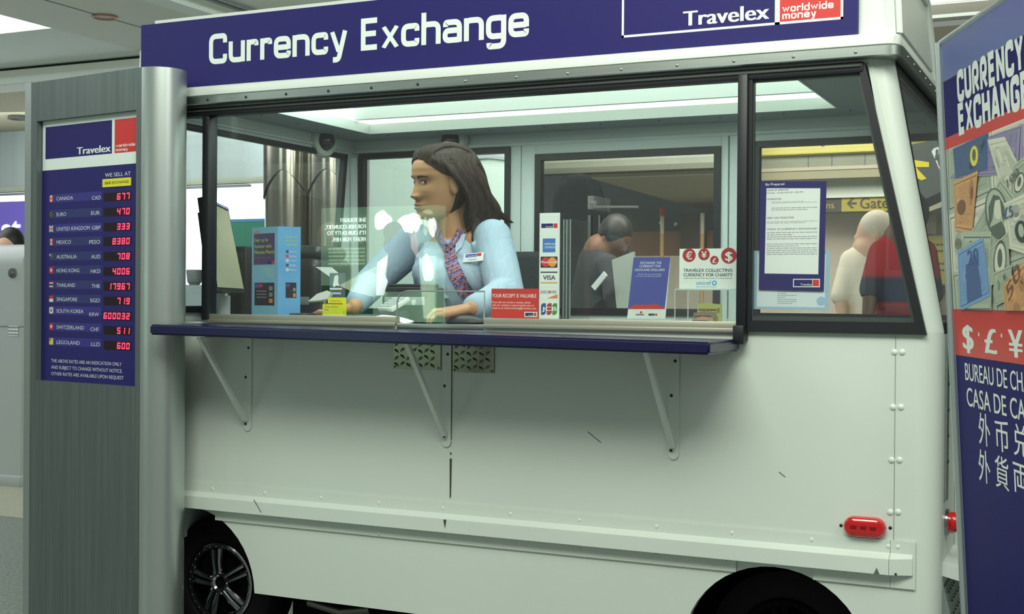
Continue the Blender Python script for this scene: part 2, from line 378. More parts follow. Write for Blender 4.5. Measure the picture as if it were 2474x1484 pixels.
# rear face
b = MB(); b.box((XR-.02, 3.055, .20), (XR, YB, .985), WHITE)
b.box((XR, 3.075, .60), (XR+.006, 3.115, .985), ALU)                       # bright hinge strip
b.box((XR, 3.30, .35), (XR+.012, 3.96, .985), WHITE2, .004)                 # door leaf
for z in (.93, .87, .81, .75, .69): b.dome((XR+.006, 3.095, z), (1, 0, 0), .005, .003, SCREW, 10)
VENT = mat('vent dark slot', (70, 76, 74), .7)
for i in range(9):
    z = .80-i*.014; b.box((XR+.012, 3.46, z), (XR+.014, 3.74, z+.006), VENT)
for i in range(6):
    for j in range(10): b.box((XR+.012, 3.42+.03*j, .60+i*.016), (XR+.014, 3.435+.03*j, .607+i*.016), VENT)
b.build('rear_panel', van)
b = MB(); STEP = mat('perforated step metal', (176, 186, 186), .35, .9)
b.prism([(XR, 3.06, .46), (XR+.05, 3.10, .44), (XR+.05, YB, .44), (XR, YB, .46)], (0, 0, -.03), WHITE2)
b.prism([(XR+.005, 3.06, .40), (XR+.075, 3.06, .12), (XR+.075, YB, .12), (XR+.005, YB, .40)], (-.02, 0, -.01), STEP)
for i in range(12):
    for j in range(26):
        t = (i+.5)/12; y = 3.08+.037*j+(.018 if i % 2 else 0); x = lerp(XR+.005, XR+.075, t)+.002; z = lerp(.40, .12, t)
        b.prism([(x, y, z+.006), (x+.003, y+.012, z), (x, y+.024, z-.006), (x-.001, y+.012, z)], (.0015, 0, .0005), VENT)
b.build('rear_step', van)
b = MB(); b.lathe([(0, .026), (.018, .026), (.026, .021), (.028, 0)], (XR, 3.12, .545), (1, 0, 0), REDL, 20); bm_ = MB(); bm_.lathe([(0, .031), (.007, .031), (.007, .025)], (XR, 3.12, .545), (1, 0, 0), CHROME, 20)
tl = b.build('tail_lamp', van); bm_.build('lamp_rim', tl)
# red oval marker lamp on the side
b = MB(); cx, cz = -.4985, .5395; hw, hh = .0475, .0235; pts = []
def oval(hw, hh, n=10): return [(cx+hw-hh+hh*math.sin(a), cz+hh*math.cos(a)) for a in [i*math.pi/n for i in range(n+1)]]+[(cx-hw+hh-hh*math.sin(a), cz-hh*math.cos(a)) for a in [i*math.pi/n for i in range(n+1)]]
rings = [[(x, y, z) for x, z in oval(hw*k, hh*k2)] for y, k, k2 in ((3.0, 1, 1), (2.990, 1, 1), (2.984, .97, .94), (2.980, .9, .8), (2.978, .6, .4))]
k = b.mi(REDL); vr = [[b.bm.verts.new(p) for p in r] for r in rings]
for a, c in zip(vr, vr[1:]):
    for i in range(len(a)): f = b.bm.faces.new((a[i], a[(i+1) % len(a)], c[(i+1) % len(a)], c[i])); f.smooth = True
b.bm.faces.new(vr[-1])
DRED = mat('lens ribs', (120, 8, 12), .3)
for i in range(3): b.box((cx-.03+.022*i, 2.9775, cz-.004), (cx-.016+.022*i, 2.9785, cz+.004), DRED)
ml = b.build('marker_lamp', van, norm=True)
for x in (2032, 2151):
    b = MB(); q = AY(x, 1270+(x-2032)*.05); b.dome((q[0], 3.0, q[2]), (0, -1, 0), .0042, .002, SCREW); b.build('screw', ml)
# roof cap, trim strip, roof box
b = MB(); kk_ = b.mi(WHITE2); loops = []
def rrect(x0, x1, y0, y1, r, z, n=6):
    P_ = []
    for cx_, cy_, a0 in ((x1-r, y1-r, 0), (x0+r, y1-r, 90), (x0+r, y0+r, 180), (x1-r, y0+r, 270)):
        for i in range(n+1): a = math.radians(a0+90*i/n); P_.append(b.bm.verts.new((cx_+r*math.cos(a), cy_+r*math.sin(a), z)))
    return P_
for ins, z in ((.012, 1.640), (.0, 1.644), (.0, 1.662), (.004, 1.668), (.012, 1.672), (.16, 1.672), (.16, 1.640), (.012, 1.640)):
    loops.append(rrect(XL-.03+ins, -.428-ins, 2.966+ins, YB+.03-ins, max(.035-ins*.3, .01), z))
for a, c in zip(loops, loops[1:]):
    for i in range(len(a)): f = b.bm.faces.new((a[i], a[(i+1) % len(a)], c[(i+1) % len(a)], c[i])); f.smooth = True
b.build('roof_cap', van)
b = MB(); kk_ = b.mi(ALU); loops = [rrect(XL-.03+i_, -.423-i_, 2.963+i_, YB+.035-i_, .038-i_*.3, z) for i_, z in ((.004, 1.6165), (.0, 1.619), (.0, 1.640), (.004, 1.6425), (.05, 1.6425), (.05, 1.6165), (.004, 1.6165))]
for a, c in zip(loops, loops[1:]):
    for i in range(len(a)): f = b.bm.faces.new((a[i], a[(i+1) % len(a)], c[(i+1) % len(a)], c[i])); f.smooth = True
for i, x in enumerate((502, 594, 691, 793, 897, 1009, 1124, 1247, 1371, 1500, 1635, 1772, 1916, 2066)):
    q = AY(x, 0, 2.963); b.dome((q[0]+.002, 2.963, 1.6285), (0, -1, 0), .0042, .003, SCREW if i < 6 else ALU, 10)
for i in range(9): b.dome((-.423, 3.07+.105*i, 1.6285), (1, 0, 0), .0042, .003, ALU, 10)
b.build('roof_trim', van)
b = MB(); bx0, bx1, by0, by1, bz = XL+.01, -.452, 3.0, 3.60, 1.872
# hollow box: four walls and a lid, open below to light the inside
b.prism([(bx0, by0, 1.665), (bx1+.012, by0, 1.665), (bx1, by0+.01, bz), (bx0, by0+.01, bz)], (0, .02, 0), WHITE2)
b.prism([(bx0, by1+.10, 1.665), (bx1+.012, by1+.10, 1.665), (bx1, by1, bz), (bx0, by1, bz)], (0, .02, 0), WHITE2)
b.prism([(bx1+.012, by0, 1.665), (bx1+.012, by1+.12, 1.665), (bx1, by1+.02, bz), (bx1, by0, bz)], (-.02, 0, 0), WHITE2)
b.prism([(bx0, by0, 1.665), (bx0, by1+.12, 1.665), (bx0, by1+.02, bz), (bx0, by0, bz)], (.02, 0, 0), WHITE2)
b.prism([(bx1+.016, by0+.06, 1.69), (bx1+.016, by1+.05, 1.69), (bx1+.007, by1-.03, bz-.05), (bx1+.007, by0+.06, bz-.05)], (-.005, 0, 0), WHITE)
b.box((bx0, by0, bz-.002), (bx1, by1+.02, bz+.012), WHITE2)
# rounded bead round the end of the roof box
b.tube([(bx1+.012, by0+.02, 1.675), (bx1+.004, by0+.02, bz), (bx1+.002, by1, bz), (bx1+.014, by1+.11, 1.675)], .012, WHITE2, 8)
b.prism([(-2.648, 3.02, 1.672), (-2.672, 3.02, 1.672), (-2.665, 3.02, 1.80), (-2.655, 3.02, 1.815), (-2.645, 3.02, 1.815)], (0, .3, 0), WHITE2)
b.build('roof_box', van)
# the long sign
s = Sheet((-2.627, 2.982, 1.674), (1, 0, 0)); sw_ = 2.104; sh_ = .196
s.slab(0, 0, sw_, sh_, .014, NAVY); sg = s.build('sign_panel', van)
s = Sheet((0, 2.982, 0), (1, 0, 0))
def qx(x, y): return AY(x, y, 2.982)
u0 = s.px(505, 150)[0]; u1 = s.px(839, 100)[0]; u2 = s.px(872, 100)[0]; u3 = s.px(1278, 80)[0]
zb = s.px(515, 158)[1]; hh = s.px(873, 42)[1]-s.px(873, 118)[1]; zb2 = s.px(873, 118)[1]
s.text('Currency', u0, (zb+zb2)/2-.001, u1, hh, SIGNW, 2, stroke=(.25, .10)); s.build('lettering', sg); s = Sheet((0, 2.982, 0), (1, 0, 0)); s.text('Exchange', u2, (zb+zb2)/2, u3, hh, SIGNW, 2, stroke=(.25, .10))
s.build('lettering', sg)
s = Sheet((0, 2.982, 0), (1, 0, 0)); a0 = s.px(1502, 88); a1 = s.px(2037, 50); zb = (a0[1]+a1[1])/2; ur = s.px(1884, 40)[0]; um = s.px(1872, 40)[0]
s.frame(a0[0], zb, a1[0], zb+.135, .0058, SIGNW, 2); s.rect(um, zb, ur, zb+.135, SIGNW, 2); s.rect(ur, zb+.0058, a1[0]-.0058, zb+.129, RED, 2)
t0 = s.px(1650, 60); t1 = s.px(1859, 50); s.text('Travelex', t0[0], (s.px(1662, 61)[1]+s.px(1850, 47)[1])/2, t1[0], .0375, SIGNW, 3, bold=.04)
w0 = s.px(1890, 28); w1 = s.px(2014, 15); s.text('worldwide', w0[0], (w0[1]+s.px(2014, 21)[1])/2, w1[0], .0175, SIGNW, 3, stroke=(.28, .16)); m1 = s.px(1972, 40)[0]
s.text('money', w0[0], s.px(1900, 46)[1], m1, .0175, SIGNW, 3, stroke=(.28, .16)); s.build('logo', sg)
# gaskets and posts of the opening
b = MB(); Y0 = 2.985
b.box((-2.56, Y0, 1.586), (-.51, 3.02, 1.611), BLACK, .004); b.box((-2.56, Y0-.004, 1.598), (-.515, Y0+.01, 1.604), mat('gasket lip', (58, 64, 64), .5), .002)
b.build('window_gasket', van)
b = MB(); b.box((-2.402, 2.988, .99), (-2.378, 3.03, 1.60), BLACK, .003); b.build('window_post', van)
b = MB(); b.box((-.801, 2.975, .962), (-.777, 3.03, 1.598), BLACK, .003); b.box((-.805, 2.962, .955), (-.778, 2.985, 1.0), BLACK, .003); b.build('window_post', van)
# side window beside the post: a raked frame and its pane
def quadframe(mb, P4, Q4, d, m):
    for i in range(4):
        j = (i+1) % 4; mb.prism([P4[i], P4[j], Q4[j], Q4[i]], d, m)
b = MB(); o4 = [(-.779, .985), (-.366, .985), (-.508, 1.609), (-.779, 1.609)]; i4 = [(-.768, 1.012), (-.391, 1.012), (-.519, 1.588), (-.768, 1.588)]
o3 = [(x, 2.988, z) for x, z in o4]; i3 = [(x, 2.988, z) for x, z in i4]; quadframe(b, o3, i3, (0, .03, 0), BLACK)
i5 = [(-.766, 2.997, 1.022), (-.400, 2.997, 1.022), (-.524, 2.997, 1.58), (-.766, 2.997, 1.58)]; quadframe(b, [(x, 2.997, z) for x, z in i4], i5, (0, .01, 0), mat('gasket inner lip', (64, 72, 72), .4))
sw = b.build('side_window', van); b = MB(); b.face([(x, 3.004, z) for x, z in i4], GLASS); b.build('pane', sw)
# raked windscreen on the rear end
b = MB(); A = lambda t, y: (lerp(XR-.001, XR-.112, t), y, lerp(.985, 1.612, t))
b.prism([A(0, 3.052), A(1, 3.052), A(1, 3.078), A(0, 3.078)], (-.02, 0, 0), BLACK); b.prism([A(0, 3.98), A(1, 3.98), A(1, 4.0), A(0, 4.0)], (-.02, 0, 0), BLACK)
b.prism([A(0, 3.07), A(.045, 3.07), A(.045, 4.0), A(0, 4.0)], (-.02, 0, 0), BLACK); b.prism([A(.955, 3.07), A(1, 3.07), A(1, 4.0), A(.955, 4.0)], (-.02, 0, 0), BLACK)
ws = b.build('windscreen', van); b = MB(); b.face([A(.04, 3.075), A(.04, 3.99), A(.96, 3.99), A(.96, 3.075)], GLASS); b.build('pane', ws)
# big front pane with the pass-through cut into its lower edge
xa = AY(958, 780)[0]; xb = -1.4835; za = 1.078; rr = .034
o = [(-2.379, 1.0), (xa, .994)] + [(xa+rr-rr*math.cos(t), za-rr+rr*math.sin(t)) for t in [i*math.pi/2/8 for i in range(9)]] + [(xb, za), (xb, .994), (-.80, 1.0), (-.80, 1.59), (-2.379, 1.59)]
b = MB(); f = b.face([(x, 3.004, z) for x, z in o], GLASS); bmesh.ops.triangulate(b.bm, faces=[f]); pn = b.build('front_pane', van)
b = MB(); b.tube([(x, 3.003, z) for x, z in o[1:13]], .0022, mat('polished glass edge', (150, 160, 158), .15, .3), 6); b.build('polished_edge', pn)
# sill rails either side of the pass-through
b = MB(); b.box((-2.38, 2.995, .985), (xa, 3.02, 1.008), CHAMP, .002); b.box((-2.38, 2.989, .982), (xa, 2.996, .992), CHAMP, .001); b.build('sill_rail', van)
b = MB(); b.box((-1.482, 2.995, .985), (-.803, 3.02, 1.008), CHAMP, .002); b.box((-1.482, 2.989, .982), (-.803, 2.996, .992), CHAMP, .001); b.build('sill_rail', van)
b = MB(); b.box((xa+.002, 2.997, .976), (-1.484, 3.02, .990), ALU, .001); b.build('pass_through_sill', van)
# counter shelf, its brackets
b = MB(); t = bmesh.new(); bmesh.ops.create_cube(t, size=1.0); bmesh.ops.scale(t, vec=(1.583, .255, .0285), verts=t.verts); bmesh.ops.bevel(t, geom=t.edges[:], offset=.005, segments=3, affect='EDGES')
bmesh.ops.transform(t, matrix=Matrix.Rotation(math.radians(.55), 4, 'Y'), verts=t.verts); bmesh.ops.translate(t, vec=(-1.5868, 2.8655, .9595), verts=t.verts); b.add(t, NAVYC, True); b.build('counter_shelf', van)
for (xt, zt, zb, dirx, edge) in ((-2.24, .947, .672, -.06, False), (-1.591, .945, .662, -.02, True), (-.960, .944, .667, -.0, False)):
    b = MB(); hw = .0135
    arcp = [(xt+hw*math.cos(a), zb+hw+hw*math.sin(a)) for a in [math.pi+i*math.pi/8 for i in range(9)]]
    b.prism([(x, 2.9995, z) for x, z in [(xt+hw, zt), (xt-hw, zt)]+arcp], (0, -.004, 0), WHITE); 
    if edge:
        for sx in (-1, 1): b.box((xt+sx*(hw+.0005)-.0006, 2.9975, zb+.02), (xt+sx*(hw+.0005)+.0006, 2.9992, zt), CHIP)
        b.tube([(x, 2.999, z) for x, z in arcp], .0007, CHIP, 5)
    br = b.build('shelf_bracket', van)
    b = MB(); b.prism([(xt-.006, 2.995, zb+.03), (xt+.006, 2.995, zb+.03), (xt+.006, 2.79, zt), (xt-.006, 2.79, zt)], (0, -.016, 0), WHITE); b.prism([(xt-.011, 2.78, zt-.004), (xt+.011, 2.78, zt-.004), (xt+.011, 2.995, zt-.004), (xt-.011, 2.995, zt-.004)], (0, 0, .004), WHITE); b.build('strut', br)
    for k, dz in enumerate((.035, .12, .255)):
        b = MB(); b.dome((xt+(.003 if k == 0 else -.006), 2.9955, zt-dz), (0, -1, 0), .0042, .002, SCREW, 10); b.build('screw', br)
# two tread-plate patches under the pass-through
for xa_, xb_ in ((952, 1066), (1096, 1195)):
    b = MB(); q0 = AY(xa_, 830); q1 = AY(xb_, 896); z0 = .866 if xa_ < 1000 else .863
    b.box((q0[0], 2.9955, z0), (q1[0], 2.9998, .945), TREAD)
    for i in range(7):
        for j in range(4):
            x = q0[0]+.011+i*.0185; z = z0+.012+j*.0185+(.004 if i % 2 else 0)
            if x > q1[0]-.010: continue
            d = .0068 if (i+j) % 2 else -.0068; b.tube([(x-d, 2.9955, z-.0055), (x, 2.993, z), (x+d, 2.9955, z+.0055)], [.0008, .0032, .0008], TREAD, 8)
    for x in (q0[0]+.006, q1[0]-.006): b.dome((x, 2.9955, z0+.006), (0, -1, 0), .003, .0015, SCREW, 8)
    b.build('tread_plate', van)
# wheels and black wheel wells
def wheel(cx, cy, cz=.2, CHROME=CHROME):
    b = MB(); ax = (0, -1, 0); o = (cx, cy, cz)
    b.lathe([(-.12, .11), (-.12, .185), (-.10, .2), (-.01, .2), (.008, .19), (.012, .165), (.006, .128), (-.004, .118), (-.02, .112)], o, ax, TYRE, 48)
    tw = b.build('wheel', van)
    b = MB(); b.lathe([(-.02, .112), (.004, .119), (.007, .114), (.002, .104), (-.02, .098), (-.07, .094)], o, ax, CHROME, 48)
    b.lathe([(-.03, .097), (-.035, .0)], o, ax, DARK, 40)
    for i in range(5):
        a = math.pi/2+.2+i*2*math.pi/5
        for sgn in (-.13, .13):
            p0 = Vector((cx+.028*math.cos(a+sgn*2.4), cy-.004, cz+.028*math.sin(a+sgn*2.4))); p1 = Vector((cx+.099*math.cos(a+sgn), cy+.008, cz+.099*math.sin(a+sgn)))
            b.tube([p0, (p0+p1)/2+Vector((0, -.003, 0)), p1], [.007, .0085, .010], CHROME, 8)
    b.lathe([(-.01, .036), (.004, .034), (.006, .024), (.001, .018), (-.01, .017)], o, ax, CHROME, 24); b.lathe([(-.008, .018), (-.006, 0)], o, ax, DARK, 20)
    for i in range(5):
        a = math.pi/2-.25+i*2*math.pi/5; b.dome((cx+.032*math.cos(a), cy-.004, cz+.032*math.sin(a)), ax, .0052, .010, CHROME, 8)
    for i in range(30):
        a = i*2*math.pi/30; b.dome((cx+.109*math.cos(a), cy-.006, cz+.109*math.sin(a)), ax, .0026, .003, CHROME, 6)
    b.build('rim', tw)
wheel(-2.402, 3.085); wheel(-.71, 3.14, .2, mat('near black rim', (10, 10, 11), .8, spec=.1))  # right rim is near black, the left one chrome
for cx, r, x0, x1 in ((-2.452, .238, -2.599, -2.14), (-.708, .2262, -.99, -.42)):
    b = MB(); b.box((x0, 3.26, .19), (x1, 3.28, .60), DARK); b.box((x0, 3.026, .585), (x1, 3.28, .60), DARK); b.box((x1-.012, 3.026, .19), (x1, 3.28, .60), DARK)
    b.box((x0, 3.026, .19), (x0+.012, 3.28, .60), DARK)
    b.build('wheel_well', van)
b = MB(); b.box((-2.13, 3.07, .03), (-1.0, 3.95, .30), DARK); b.tube([(-2.06, 3.05, .185), (-1.95, 3.045, .17), (-1.86, 3.055, .185)], .012, mat('muffler metal', (110, 108, 104), .4, .9), 10); b.build('chassis_dark_fill', van)  # black box dropped almost to the floor so the underside reads dark
# inside: floor, worktop, walls, ceiling, lights
b = MB(); b.box((-2.55, 3.29, .30), (XR-.02, YB-.03, .335), INNER); b.build('van_floor', van)
b = MB(); b.box((-2.51, 3.026, .955), (-.47, 3.33, .985), mat('grey worktop laminate', (120, 126, 128), .4), .003); b.build('worktop', van)
b = MB(); zb_, zt_ = 1.015, 1.578
b.box((-2.56, 3.03, .33), (-2.52, YB-.02, zb_), INNER); b.box((-2.56, 3.03, zt_), (-2.52, YB-.02, 1.635), INNER); b.box((-2.56, 3.945, zb_), (-2.52, YB-.02, zt_), INNER)
b.box((-2.52, 3.03, 1.592), (-2.512, 4.0, 1.600), INNER, .002); b.build('left_wall', van)
b = MB(); fr = [(3.03, zb_), (3.945, zb_), (3.945, zt_+.002), (3.03, zt_+.002)]
b.box((-2.53, 3.03, 1.562), (-2.508, 3.945, 1.58), BLACK, .002); b.prism([(-2.508, 3.945, 1.58), (-2.508, 3.925, 1.58), (-2.508, 3.85, 1.01), (-2.508, 3.875, 1.01)], (-.02, 0, 0), BLACK); b.prism([(-2.51, 3.945, 1.578), (-2.51, 3.875, 1.01), (-2.51, 3.96, 1.01), (-2.51, 3.96, 1.578)], (-.03, 0, 0), INNER); b.box((-2.53, 3.03, 1.01), (-2.508, 3.87, 1.03), BLACK, .002)
lw_ = b.build('end_window', van); b = MB(); b.face([(-2.525, 3.03, 1.02), (-2.525, 3.88, 1.02), (-2.525, 3.94, 1.57), (-2.525, 3.03, 1.57)], GLASS); b.build('pane', lw_)
# back wall: built round two windows and the door
b = MB(); yb = 4.0; T2 = .04
w2 = (-2.492, -1.878, 1.0, 1.586); dr = (-1.836, -1.105, .34, 1.602); rw = (-1.022, -.475, 1.0, 1.566)
for lo, hi in (((-2.56, .33), (-.345, w2[2])), ((-2.56, 1.602), (-.45, 1.635)), ((-2.56, w2[2]), (w2[0], 1.602)), ((w2[0], w2[3]), (w2[1], 1.602)), ((w2[1], w2[2]), (dr[0]-.004, 1.602)), ((dr[1]+.004, rw[2]), (rw[0], 1.602)), ((rw[0], rw[3]), (-.45, 1.602))):
    b.box((lo[0], yb, lo[1]), (hi[0], yb+T2, hi[1]), INNER)
b.box((-2.52, yb-.008, 1.588), (-.50, yb, 1.600), INNER, .002); b.tube([(-2.50, 3.985, 1.0), (-2.515, 3.99, 1.57)], .018, INNER, 8)
b.build('back_wall', van)
def winframe(name, x0, x1, z0, z1, y, t, parent=van, m=BLACK):
    b = MB(); quadframe(b, [(x0, y, z0), (x1, y, z0), (x1, y, z1), (x0, y, z1)], [(x0+t, y, z0+t), (x1-t, y, z0+t), (x1-t, y, z1-t), (x0+t, y, z1-t)], (0, .03, 0), m); o = b.build(name, parent)
    b = MB(); b.face([(x0+t, y+.02, z0+t), (x1-t, y+.02, z0+t), (x1-t, y+.02, z1-t), (x0+t, y+.02, z1-t)], GLASS); b.build('pane', o); return o
winframe('rear_window', *w2, yb-.01, .020); o4b = [(-1.022, 1.0), (-.350, 1.0), (-.458, 1.566), (-1.022, 1.566)]; i4b = [(-1.002, 1.02), (-.358, 1.02), (-.464, 1.546), (-1.002, 1.546)]
b = MB(); quadframe(b, [(x, yb-.01, z) for x, z in o4b], [(x, yb-.01, z) for x, z in i4b], (0, .03, 0), BLACK); rwo = b.build('rear_window', van); b = MB(); b.face([(x, yb+.01, z) for x, z in i4b], GLASS); b.build('pane', rwo)
b = MB(); gx0, gx1, gz0, gz1 = -1.782, -1.128, 1.008, 1.556
for lo, hi in (((dr[0], dr[2]), (gx0, dr[3])), ((gx1, dr[2]), (dr[1], dr[3])), ((gx0, gz1), (gx1, dr[3])), ((gx0, dr[2]), (gx1, gz0))): b.box((lo[0], yb-.004, lo[1]), (hi[0], yb+.026, hi[1]), INNER, .002)
do = b.build('door', van); b = MB(); q = (gx0, gx1, gz0, gz1); t = .022
quadframe(b, [(gx0, yb-.012, gz0), (gx1, yb-.012, gz0), (gx1, yb-.012, gz1), (gx0, yb-.012, gz1)], [(gx0+t, yb-.012, gz0+t), (gx1-t, yb-.012, gz0+t), (gx1-t, yb-.012, gz1-t), (gx0+t, yb-.012, gz1-t)], (0, .03, 0), BLACK); b.build('window_gasket', do)
b = MB(); b.face([(gx0+t, yb+.005, gz0+t), (gx1-t, yb+.005, gz0+t), (gx1-t, yb+.005, gz1-t), (gx0+t, yb+.005, gz1-t)], GLASS); b.build('pane', do)
# ceiling lining with the skylight hole, the liner with added glow and the lamp panel in the roof box
b = MB(); sx0, sx1, sy0, sy1 = -2.33, -.724, 3.10, 3.80; zc = 1.632
for lo, hi in (((-2.55, 3.03), (sx0, YB-.03)), ((sx1, 3.03), (-.45, YB-.03)), ((sx0, 3.03), (sx1, sy0)), ((sx0, sy1), (sx1, YB-.03))): b.box((lo[0], lo[1], zc), (hi[0], hi[1], zc+.006), DARKPAN)
for i in range(9): b.dome((-2.3+.2*i, 3.88, zc), (0, 0, -1), .004, .002, SCREW, 8)
for y in (3.3, 3.5, 3.7): b.dome((-2.42, y, zc), (0, 0, -1), .004, .002, SCREW, 8)
b.build('ceiling_lining', van)
b = MB(); ztp = 1.868
b.box((sx0-.001, sy1-.003, zc-.004), (sx1+.001, sy1+.002, zc+.030), LIPW, .001)
b.box((sx0-.002, sy0, zc-.004), (sx0+.003, sy1, zc+.030), LIPW, .001); b.box((sx1-.003, sy0, zc-.004), (sx1+.002, sy1, zc+.03), LIPW, .001)
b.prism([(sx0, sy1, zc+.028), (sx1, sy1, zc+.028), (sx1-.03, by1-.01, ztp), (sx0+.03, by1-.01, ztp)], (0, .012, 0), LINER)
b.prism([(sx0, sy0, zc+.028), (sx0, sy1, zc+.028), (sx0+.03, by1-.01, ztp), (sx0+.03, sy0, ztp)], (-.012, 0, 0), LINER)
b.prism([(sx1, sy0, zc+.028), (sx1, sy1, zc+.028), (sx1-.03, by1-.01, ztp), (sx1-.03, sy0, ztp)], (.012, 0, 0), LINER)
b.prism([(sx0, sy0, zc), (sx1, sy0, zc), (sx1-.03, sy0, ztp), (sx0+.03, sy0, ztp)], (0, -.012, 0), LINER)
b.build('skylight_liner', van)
b = MB(); b.box((sx0+.03, sy0, ztp), (sx1-.03, by1-.01, ztp+.01), mat('lamp panel', (240, 255, 246), .6, emit=(236, 255, 244), es=4.2)); b.build('lamp_panel', van)
# ------------------------------------------------------------------ the setting
def struct(o, label=None): o['kind'] = 'structure'; o['label'] = label or o.name.replace('_', ' '); return o
FLOORM = mat('terrazzo floor', (104, 112, 108), .28, noise=((70, 70, 70), (140, 146, 140), .10))
FLOORL = mat('pale floor tile', (186, 182, 162), .3, noise=((60, 60, 60), (168, 166, 148), .2))
CEILM = mat('ceiling paint', (226, 230, 218), .8); CEILL = mat('paler ceiling tone', (234, 242, 236), .8)
BEIGE = mat('beige soffit paint', (184, 178, 150), .8); GREYW = mat('slate grey wall', (74, 82, 86), .7); CREAM = mat('cream wall', (214, 204, 184), .7)
CONC = mat('pale stone fascia', (176, 182, 166), .7, noise=((5, 5, 5), (160, 166, 150), .3))
PALEG = mat('pale grey green wall', (176, 196, 188), .7)
STRIPED = mat('brushed wall panel', (186, 200, 204), .45, .0, noise=((2.2, 2.2, .05), (150, 158, 156), .22))
LIT = mat('lit white panel', (250, 252, 255), .6, emit=(246, 250, 255), es=1.0)
GREENG = mat('green sign strip', (40, 138, 112), .5); BLUEG = mat('blue sign strip', (70, 150, 205), .5)
PURPLE = mat('lit purple sign', (96, 84, 170), .5, emit=(110, 96, 186), es=.35); SKYL = mat('daylight ceiling panel', (255, 255, 255), .5, emit=(248, 252, 255), es=3.0)
YELS = mat('yellow sign face', (226, 214, 92), .5); YELD = mat('yellow gate sign', (186, 168, 42), .5); DKSIGN = mat('dark sign face', (84, 90, 92), .5); DKTXT = mat('dark sign text', (60, 58, 40), .5)
WOOD = mat('brown wood panel', (150, 112, 82), .5, noise=((2, 2, .4), (120, 86, 60), .2))
def bx(name, p, q, m, label=None, bev=0.):
    b = MB(); lo = [min(a, c) for a, c in zip(p, q)]; hi = [max(a, c) for a, c in zip(p, q)]; b.box(lo, hi, m, bev); return b.build(name)
struct(bx('floor', (-24, -6, -.05), (14, 26, 0), FLOORM), 'grey speckled terrazzo floor of the hall')
yb1 = float(AZ(0, 163, 2.9)[1])
# ceiling of the hall at z = 2.9, with a daylight opening, a beam and a lower soffit behind
ZC = 2.9
p1 = AZ(125, 68, ZC); ex, ey = p1[0], p1[1]
b = MB()
b.box((ex, 3.6, ZC), (10, ey, ZC+.1), CEILM); b.box((ex, ey, ZC), (10, yb1+.3, ZC+.1), CEILM); b.box((ex-9, ey, ZC), (ex, yb1+.3, ZC+.1), CEILL); b.box((ex-9, 3.6, ZC+.7), (ex, ey, ZC+.8), CEILL)  # left part of the ceiling is a paler tone
b.box((ex-.004, 3.6, ZC+.02), (ex, ey, ZC+.7), CEILL)
# a hairline joint in the soffit
q = AZ(300, 55, ZC); b.box((q[0], 4, ZC-.003), (q[0]+.012, ey+3, ZC), GREYT)
struct(b.build('ceiling'), 'pale plaster ceiling of the hall')
b = MB(); b.box((ex-7, 3.62, ZC+.03), (ex-.006, ey-.002, ZC+.05), SKYL); struct(b.build('skylight_panel'), 'bright daylight opening in the ceiling')
q = AZ(253, 39, ZC); lt = MB(); lt.lathe([(0, .075), (.012, .085), (.016, .07), (.006, .06), (.004, 0)], (q[0], q[1], ZC), (0, 0, -1), mat('lamp copper', (190, 150, 130), .5), 24)
tag(lt.build('ceiling_downlight'), 'small round copper downlight in the plaster ceiling above the rate board', 'lamp')
# light coves: long bars along x crossing near the top of the picture
def xbar(name, pts_px, z, dy, dz, m, x0=-22, x1=9, label=None):
    q = AZ(*pts_px, z); b = MB(); b.box((x0, q[1], z), (x1, q[1]+dy, z+dz), m); return struct(b.build(name), label)
b = MB(); q0 = AZ(430, 25, 2.84); q1 = AZ(520, 10, 2.84)
for px_, dx, m, z in ((352, .16, CEILL, 2.862), (505, .03, GREYT, 2.885), (545, .02, GREYT, 2.885)):
    q = AZ(px_, 4, z); b.box((q[0], 4.2, z), (q[0]+dx, q[1]+3.0, ZC), m)
struct(b.build('trim_1'), 'pale cove strip and dark joints in the ceiling')
# fascia beams behind: dark gap, moulding, soffit
yb1 = float(AZ(0, 163, ZC)[1])
b = MB(); zg = float(AY(0, 170, yb1)[2]); b.box((-24, yb1+.06, zg), (4, yb1+.3, ZC), mat('shadow gap', (40, 44, 42), .8)); b.box((-24, yb1+.03, zg-.12), (4, yb1+.3, zg), CEILM)
ZSF = float(AY(0, 205, yb1)[2]); zl = float(AY(0, 186, yb1)[2]); b.box((-24, yb1+.0, ZSF), (4, yb1+.3, zl), CEILL, .02); pass
struct(b.build('trim_2'), 'stepped plaster beam under the ceiling edge')
YW = float(AZ(30, 318, ZSF)[1]); print('YW', YW, ZSF, yb1, ex, ey)
b = MB(); b.box((-24, yb1+.28, ZSF), (-3.0, YW+.3, ZSF+.03), BEIGE); struct(b.build('trim_3'), 'low beige soffit behind the beam')
q = AZ(50, 281, ZSF); lt = MB(); lt.lathe([(0, .11), (.03, .12), (.034, .09), (.01, .08), (.01, 0)], (q[0], q[1], ZSF), (0, 0, -1), mat('lamp dark rim', (70, 70, 66), .5), 20)
tag(lt.build('ceiling_downlight'), 'dark rimmed round downlight in the low beige soffit left of the rate board', 'lamp')
